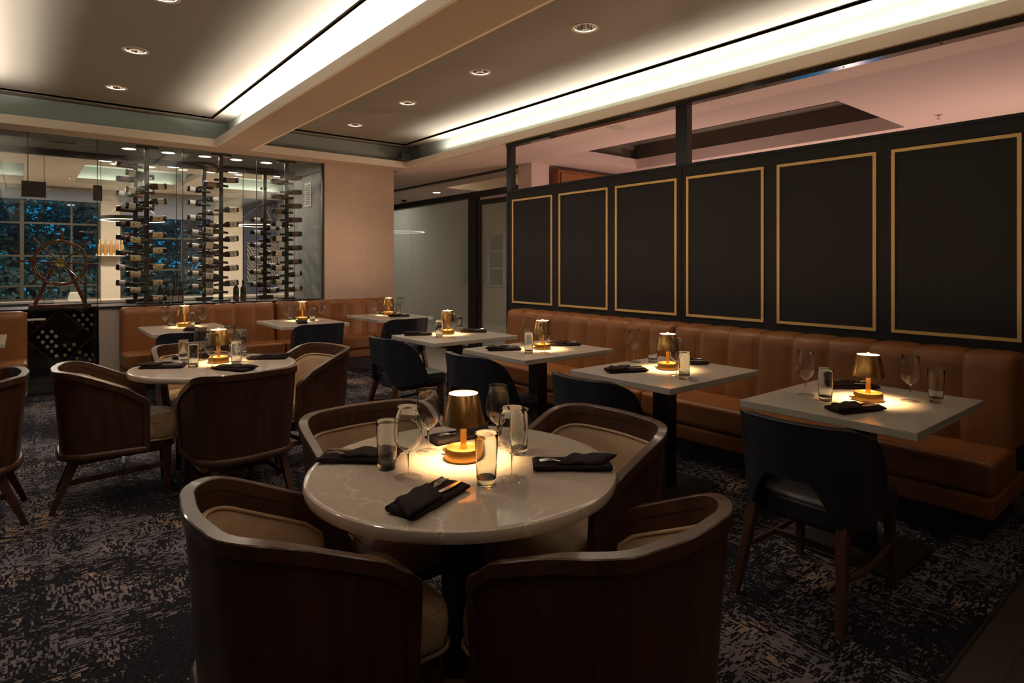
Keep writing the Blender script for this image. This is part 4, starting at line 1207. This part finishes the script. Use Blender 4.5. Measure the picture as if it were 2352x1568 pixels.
def make_wine(label):
    t = thing('wine_glass', label, 'glass')
    o = [(.0055, .082), (.010, .086), (.022, .095), (.035, .108), (.0435, .125), (.0468, .145), (.0455, .170), (.0415, .200), (.0375, .232)]
    i_ = [(r - .0013, z) for r, z in reversed(o[1:])] + [(.0, .0885)]
    MB().lathe(o + [(.0370, .2334)] + i_, 48).build('bowl', 'solidglass', t, smooth=50)
    MB().tube([(.0368 * math.cos(2 * PI * k / 40), .0368 * math.sin(2 * PI * k / 40), .2334) for k in range(40)], .0011, 8, closed=True).build('lip', 'solidglass', t, smooth=60)
    MB().lathe([(.0045, .004), (.0038, .012), (.0034, .04), (.0038, .072), (.0055, .083), (0, .086)], 20).build('stem', 'solidglass', t, smooth=60)
    MB().lathe([(0, 0), (.0455, 0), (.0462, .0012), (.044, .0022), (.02, .0036), (.007, .0065), (.0045, .012), (0, .013)], 48).build('foot', 'tableglass', t, smooth=50)
    return t
def make_tumbler(label):
    t = thing('water_tumbler', label, 'glass')
    o = [(.0, .0), (.0300, .0), (.0308, .002), (.0335, .06), (.0375, .150), (.0385, .162)]
    i_ = [(.0378, .1636), (.0370, .162), (.0325, .07), (.0303, .026), (.028, .0225), (0, .0218)]
    MB().lathe(o + i_, 40).build('glass_wall', 'solidglass', t, smooth=45)
    MB().tube([(.0378 * math.cos(2 * PI * k / 40), .0378 * math.sin(2 * PI * k / 40), .1634) for k in range(40)], .0013, 8, closed=True).build('lip', 'solidglass', t, smooth=60)
    MB().lathe([(0, .0006), (.0292, .0006), (.0300, .003), (.0303, .018), (.0290, .0212), (0, .0212)], 40).build('heavy_base', 'solidglass', t, smooth=45)
    return t
WG = Kind(make_wine); TG = Kind(make_tumbler)
wine = [((.980, 1.760), 'on the nearest round table, in front of the folded napkin end'), ((1.174, 1.954), 'on the nearest round table, behind the others beside the lamp shade'),
        ((1.420, 1.848), 'on the nearest round table, past the lamp toward the partition'), ((1.237, 1.533), 'on the nearest round table, at the tumbler in front of the lamp'),
        ((.987, 4.448), 'on the further round table, standing right before its lamp'), ((1.003, 4.860), 'on the further round table, behind the pair of tumblers'),
        ((1.212, 4.578), 'on the further round table, past its lamp from the tumblers'), ((1.225, 4.955), 'on the further round table, half hidden behind its lamp'),
        ((3.260, 1.537), 'on the nearest square table, on the side of the second table'), ((3.529, 1.130), 'on the nearest square table, beside the tumbler at its outer end'),
        ((3.416, 2.838), 'on the second partition table, standing alone at the far edge'), ((3.209, 2.323), 'on the second partition table, overlapping the lamp shade'),
        ((3.442, 4.073), 'on the third partition table, behind its tumbler'), ((3.194, 3.552), 'on the third partition table, in front of its lamp'),
        ((3.180, 4.855), 'on the table by the frosted glass'),
        ((1.212, 7.584), 'on the table below the racks by the door, on its door side'), ((1.545, 7.370), 'on the table below the racks by the door, away from the door'),
        ((2.474, 7.403), 'on the middle table below the racks, on its door side'), ((2.880, 7.320), 'on the middle table below the racks, toward the beige wall'),
        ((3.691, 7.554), 'on the table by the beige wall, on the wine rack side'), ((4.155, 7.670), 'on the table by the beige wall, at the frosted glass side')]
for (x, y), lab in wine: WG.put((x, y, ZTAB), 0., 'wine glass ' + lab, 'stemmed wine glasses')
tum = [((.969, 1.884), 'on the nearest round table, over the end of a rolled napkin'), ((1.146, 1.551), 'on the nearest round table, directly before the brass lamp'),
       ((1.426, 1.728), 'on the nearest round table, seen through a wine glass bowl'), ((.895, 4.560), 'on the further round table, nearer of the overlapping pair'),
       ((.880, 4.800), 'on the further round table, farther of the overlapping pair'), ((1.150, 4.480), 'on the further round table, before the napkin at the armchair back'),
       ((1.299, 4.890), 'on the further round table, seen through a wine bowl'), ((3.204, 1.409), 'on the nearest square table, between wine glass and lamp'),
       ((3.601, 1.039), 'on the nearest square table, at its outer end'), ((3.503, 2.740), 'on the second partition table, just behind the lamp'),
       ((3.142, 2.219), 'on the second partition table, at its near corner'), ((3.085, 3.615), 'on the third partition table'),
       ((3.100, 4.955), 'on the table by the frosted glass, before the lamp'), ((3.560, 5.300), 'on the table by the frosted glass, behind the lamp'),
       ((1.300, 7.760), 'on the table below the racks by the door, on its door side'), ((1.450, 7.470), 'on the table below the racks by the door, away from the door'),
       ((2.610, 7.690), 'on the middle table below the racks, on its door side'), ((2.775, 7.375), 'on the middle table below the racks, toward the beige wall'),
       ((3.850, 7.764), 'on the table by the beige wall, on the wine rack side'), ((4.050, 7.540), 'on the table by the beige wall, at the frosted glass side')]
for (x, y), lab in tum: TG.put((x, y, ZTAB), 0., 'water tumbler ' + lab, 'water tumblers')

# folded napkins with cutlery
def make_napkin(label):
    t = thing('napkin', label, 'napkin')
    rnd = random.Random(3)
    L, W = .135, .054
    def blanket(x0, x1, zc, th, wid, skew=0., wav=.004, nx=26, ny=10):
        fr = []
        for i in range(nx + 1):
            u = i / nx; x = x0 + (x1 - x0) * u
            endf = min(1., min(u, 1 - u) * nx / 1.6 + .45)
            sec = []
            m = 2 * ny
            for k in range(m):
                a = 2 * PI * k / m
                cx, cy = math.cos(a), math.sin(a)
                y = wid * math.copysign(abs(cx) ** .55, cx)
                z = th * endf * math.copysign(abs(cy) ** .7, cy)
                z += wav * .35 * math.sin(9 * u + 3 * cx) + wav * .3 * math.sin(17 * u + 5)
                y += wav * .5 * math.sin(11 * u + 1.3 * cy)
                sec.append((x + skew * (y / wid) * 1.0, y, max(.0006, zc + z)))
            fr.append(sec)
        return fr
    MB().sweep(blanket(-L, L, .011, .0105, W)).build('lower_fold', 'napkin', t, smooth=70)
    # top flap: covers a bit more than half, ends on a slant
    MB().sweep(blanket(-L + .004, .022, .027, .009, W * .96, skew=.034, wav=.0045)).build('top_flap', 'napkin', t, smooth=70)
    MB().tube([(-L + .004 + k * .0332 * 1.0, W * .93 + .0025 * math.sin(k), .014) for k in range(9)], [.009] * 9, 8).build('side_roll', 'napkin', t, smooth=70)
    return t
def make_fork(label):
    t = thing('fork', label, 'fork')
    b = MB()
    b.bar((-.095, 0, .001), (.02, 0, .002), .009, .0025)
    pts = [(.02, .0045), (.034, .006), (.042, .012), (.052, .0125)]
    rows = [[(x, -w, .002 + .002 * i), (x, 0, .0005 + .002 * i), (x, w, .002 + .002 * i)] for i, (x, w) in enumerate(pts)]
    b.grid(rows)
    for k in range(4):
        y = -.0102 + k * .0068
        b.tube([(.050, y, .007), (.07, y, .009), (.095, y, .0062)], [.0021, .0019, .001], 6)
    b.build('fork_metal', 'steel', t, smooth=40)
    return t
def make_knife(label):
    t = thing('knife', label, 'knife')
    b = MB().tube([(-.10, 0, .003), (-.03, 0, .003), (0, 0, .003)], [.005, .006, .004], 10)
    b.add([(0, -.007, .002), (.07, -.009, .002), (.105, -.004, .002), (.112, .006, .002), (.0, .006, .002), (0, -.007, .0042), (.07, -.009, .0042), (.105, -.004, .0042), (.112, .006, .0042), (.0, .006, .0042)],
          [(4, 3, 2, 1, 0), (5, 6, 7, 8, 9)] + [(i, (i + 1) % 5, 5 + (i + 1) % 5, 5 + i) for i in range(5)])
    b.build('knife_metal', 'steel', t, smooth=40)
    return t
NK, FK, KN = Kind(make_napkin), Kind(make_fork), Kind(make_knife)
naps = [((.935, 1.545), 22, 'lying slantwise before the lamp on the nearest round table'), ((.938, 2.035), 139, 'behind a tumbler on the nearest round table'),
        ((1.475, 1.500), 141, 'on the partition side of the nearest round table'), ((1.375, 2.035), 176, 'behind the lamp of the nearest round table'),
        ((1.085, 4.290), 120, 'near the chair back on the further round table'), ((.735, 4.680), -30, 'by the door-side edge of the further round table'),
        ((1.410, 4.640), 150, 'on the further round table, by the navy chairs'), ((.990, 5.020), 160, 'behind the glasses on the further round table'),
        ((3.665, 1.470), -40, 'behind the lamp on the nearest square table'), ((3.105, 1.225), -20, 'before the lamp on the nearest square table'),
        ((3.065, 2.610), -25, 'on the chair side of the second partition table'), ((3.640, 2.540), -35, 'on the bench side of the second partition table'),
        ((3.055, 3.890), -30, 'on the chair side of the third partition table'), ((3.640, 3.790), -28, 'on the bench side of the third partition table'),
        ((3.040, 5.245), -32, 'on the chair side of the table by the frosted glass'), ((3.620, 5.125), -34, 'on the bench side of the table by the frosted glass'),
        ((1.389, 7.160), 70, 'at the table below the racks by the door, chair side'), ((1.470, 7.815), 20, 'behind the lamp of the table below the racks by the door'),
        ((2.585, 7.210), 75, 'on the chair side of the middle table below the racks'), ((2.800, 7.735), 15, 'behind the lamp of the middle table below the racks'),
        ((3.920, 7.270), -20, 'on the chair side of the table by the beige wall'), ((3.800, 7.645), 10, 'on the bench side of the table by the beige wall')]
for i, ((x, y), a, lab) in enumerate(naps):
    if i == 21: x, y = 4.02, 7.76
    r = d(a)
    NK.put((x, y, ZTAB), r, 'folded dark napkin ' + lab, 'folded dark napkins')
    def at(u, v): return (x + u * math.cos(r) - v * math.sin(r), y + u * math.sin(r) + v * math.cos(r), ZTAB + .0235)
    FK.put(at(.018, .014), (0, 0, r + .10), 'fork in the napkin ' + lab, 'forks tucked in the napkins')
    KN.put(at(.012, -.022), (0, 0, r - .06), 'knife in the napkin ' + lab, 'knives tucked in the napkins')

# ------------------------------------------------------------------ light
def area(name, loc, rot, sx, sy, e, col, shape='RECTANGLE', spread=None):
    L = bpy.data.lights.new(name, 'AREA'); L.shape = shape; L.size = sx; L.size_y = sy; L.energy = e; L.color = col
    if spread: L.spread = spread
    o = bpy.data.objects.new(name, L); COL.objects.link(o); o.location = loc; o.rotation_euler = rot
    return o
LED = (1, .94, .79)
zl = ZC + .055
# strips lie behind the tray lips and shine up onto the ceiling
for x, s, y0, y1, e in ((TL[1] + .112, 1, -1.5, 7.75, 105.), (TL[0] - .112, -1, -1.5, 7.75, 105.), (TR[1] + .112, 1, -1.5, 7.35, 84.)):
    area('cove_strip', (x, (y0 + y1) / 2, zl), (PI, -s * d(16), 0), .03, y1 - y0, e, LED, spread=d(150))
# dining-room downlights, dimmed
for key in 'LR':
    for y in DLY[key]:
        L = bpy.data.lights.new('downlight_beam', 'SPOT'); L.energy = 84.; L.color = (1, .765, .59); L.spot_size = d(115); L.spot_blend = .9; L.shadow_soft_size = .08
        o = bpy.data.objects.new('downlight_beam', L); COL.objects.link(o); o.location = (DLX[key], y, ZM + .095)
# wine room and the rooms beyond
for x in (1.037, 1.478, 1.915, 2.317, 2.724): area('wine_light', (x, 9.03, ZC - .012), (0, 0, 0), .12, .12, 1.6, (1, .88, .74), 'DISK')
for x, y, e in ((.9, 10.3, 8), (1.75, 10.3, 8), (2.6, 10.3, 8), (3.3, 10.3, 8), (.35, 12.4, 75), (2.53, 12.2, 75), (4.42, 12.4, 40), (-3.8, 12.4, 60), (6.57, 10.6, 22), (7.14, 10.64, 22)): area('bar_light', (x, y, ZC - .012), (0, 0, 0), .14, .14, e, (1, .79, .66), 'DISK')  # strongest ones have no fixture, added to brighten the bar
for i, h in enumerate(WT):  # dim unseen strips added to lift the bar ceiling
    area('bar_cove', ((h[0] + h[1]) / 2, h[2] - .08, ZC + .07), (PI, 0, 0), h[1] - h[0], .04, 3, (1, .84, .66))
    area('bar_cove', ((h[0] + h[1]) / 2, h[3] + .08, ZC + .07), (PI, 0, 0), h[1] - h[0], .04, 3, (1, .84, .66))
area('side_cove', (T3[0] - .07, (T3[2] + T3[3]) / 2, ZC + .06), (PI, d(15), 0), .03, T3[3] - T3[2], 9, LED)
# unseen point lights added to warm the ceiling beyond the partition
for x, y in ((7.0, 1.2), (8.4, 3.4), (6.4, 4.6)):
    L = bpy.data.lights.new('lounge_lamp', 'POINT'); L.energy = 46.; L.color = (1, .68, .55); L.shadow_soft_size = .12
    o = bpy.data.objects.new('lounge_lamp', L); COL.objects.link(o); o.location = (x, y, 1.3)
# dusk outside
w = bpy.data.worlds.new('dusk'); sc.world = w; w.use_nodes = True
nt = w.node_tree; nt.nodes.clear()
out = nt.nodes.new('ShaderNodeOutputWorld'); bg = nt.nodes.new('ShaderNodeBackground')
bg.inputs['Color'].default_value = (.010, .24, .50, 1); bg.inputs['Strength'].default_value = 1.0
nt.links.new(bg.outputs[0], out.inputs[0])

# ------------------------------------------------------------------ camera and view
cam = bpy.data.cameras.new('camera'); co = bpy.data.objects.new('camera', cam); COL.objects.link(co)
co.location = (0, 0, 1.46); co.rotation_euler = (PI / 2, 0, -math.atan(1121 / 1390))
cam.sensor_width = 36.; cam.lens = 1390 / 2352 * 36; cam.shift_y = -177 / 2352; cam.clip_start = .05
sc.camera = co
vs = sc.view_settings
vs.view_transform = 'Standard'; vs.look = 'None'; vs.gamma = 1.; vs.use_curve_mapping = False; vs.exposure = .5
cy = sc.cycles
cy.use_denoising = True; cy.max_bounces = 12; cy.diffuse_bounces = 4; cy.glossy_bounces = 4; cy.transmission_bounces = 8; cy.transparent_max_bounces = 24
cy.sample_clamp_indirect = 4.; cy.caustics_refractive = True; cy.caustics_reflective = False; cy.blur_glossy = .5
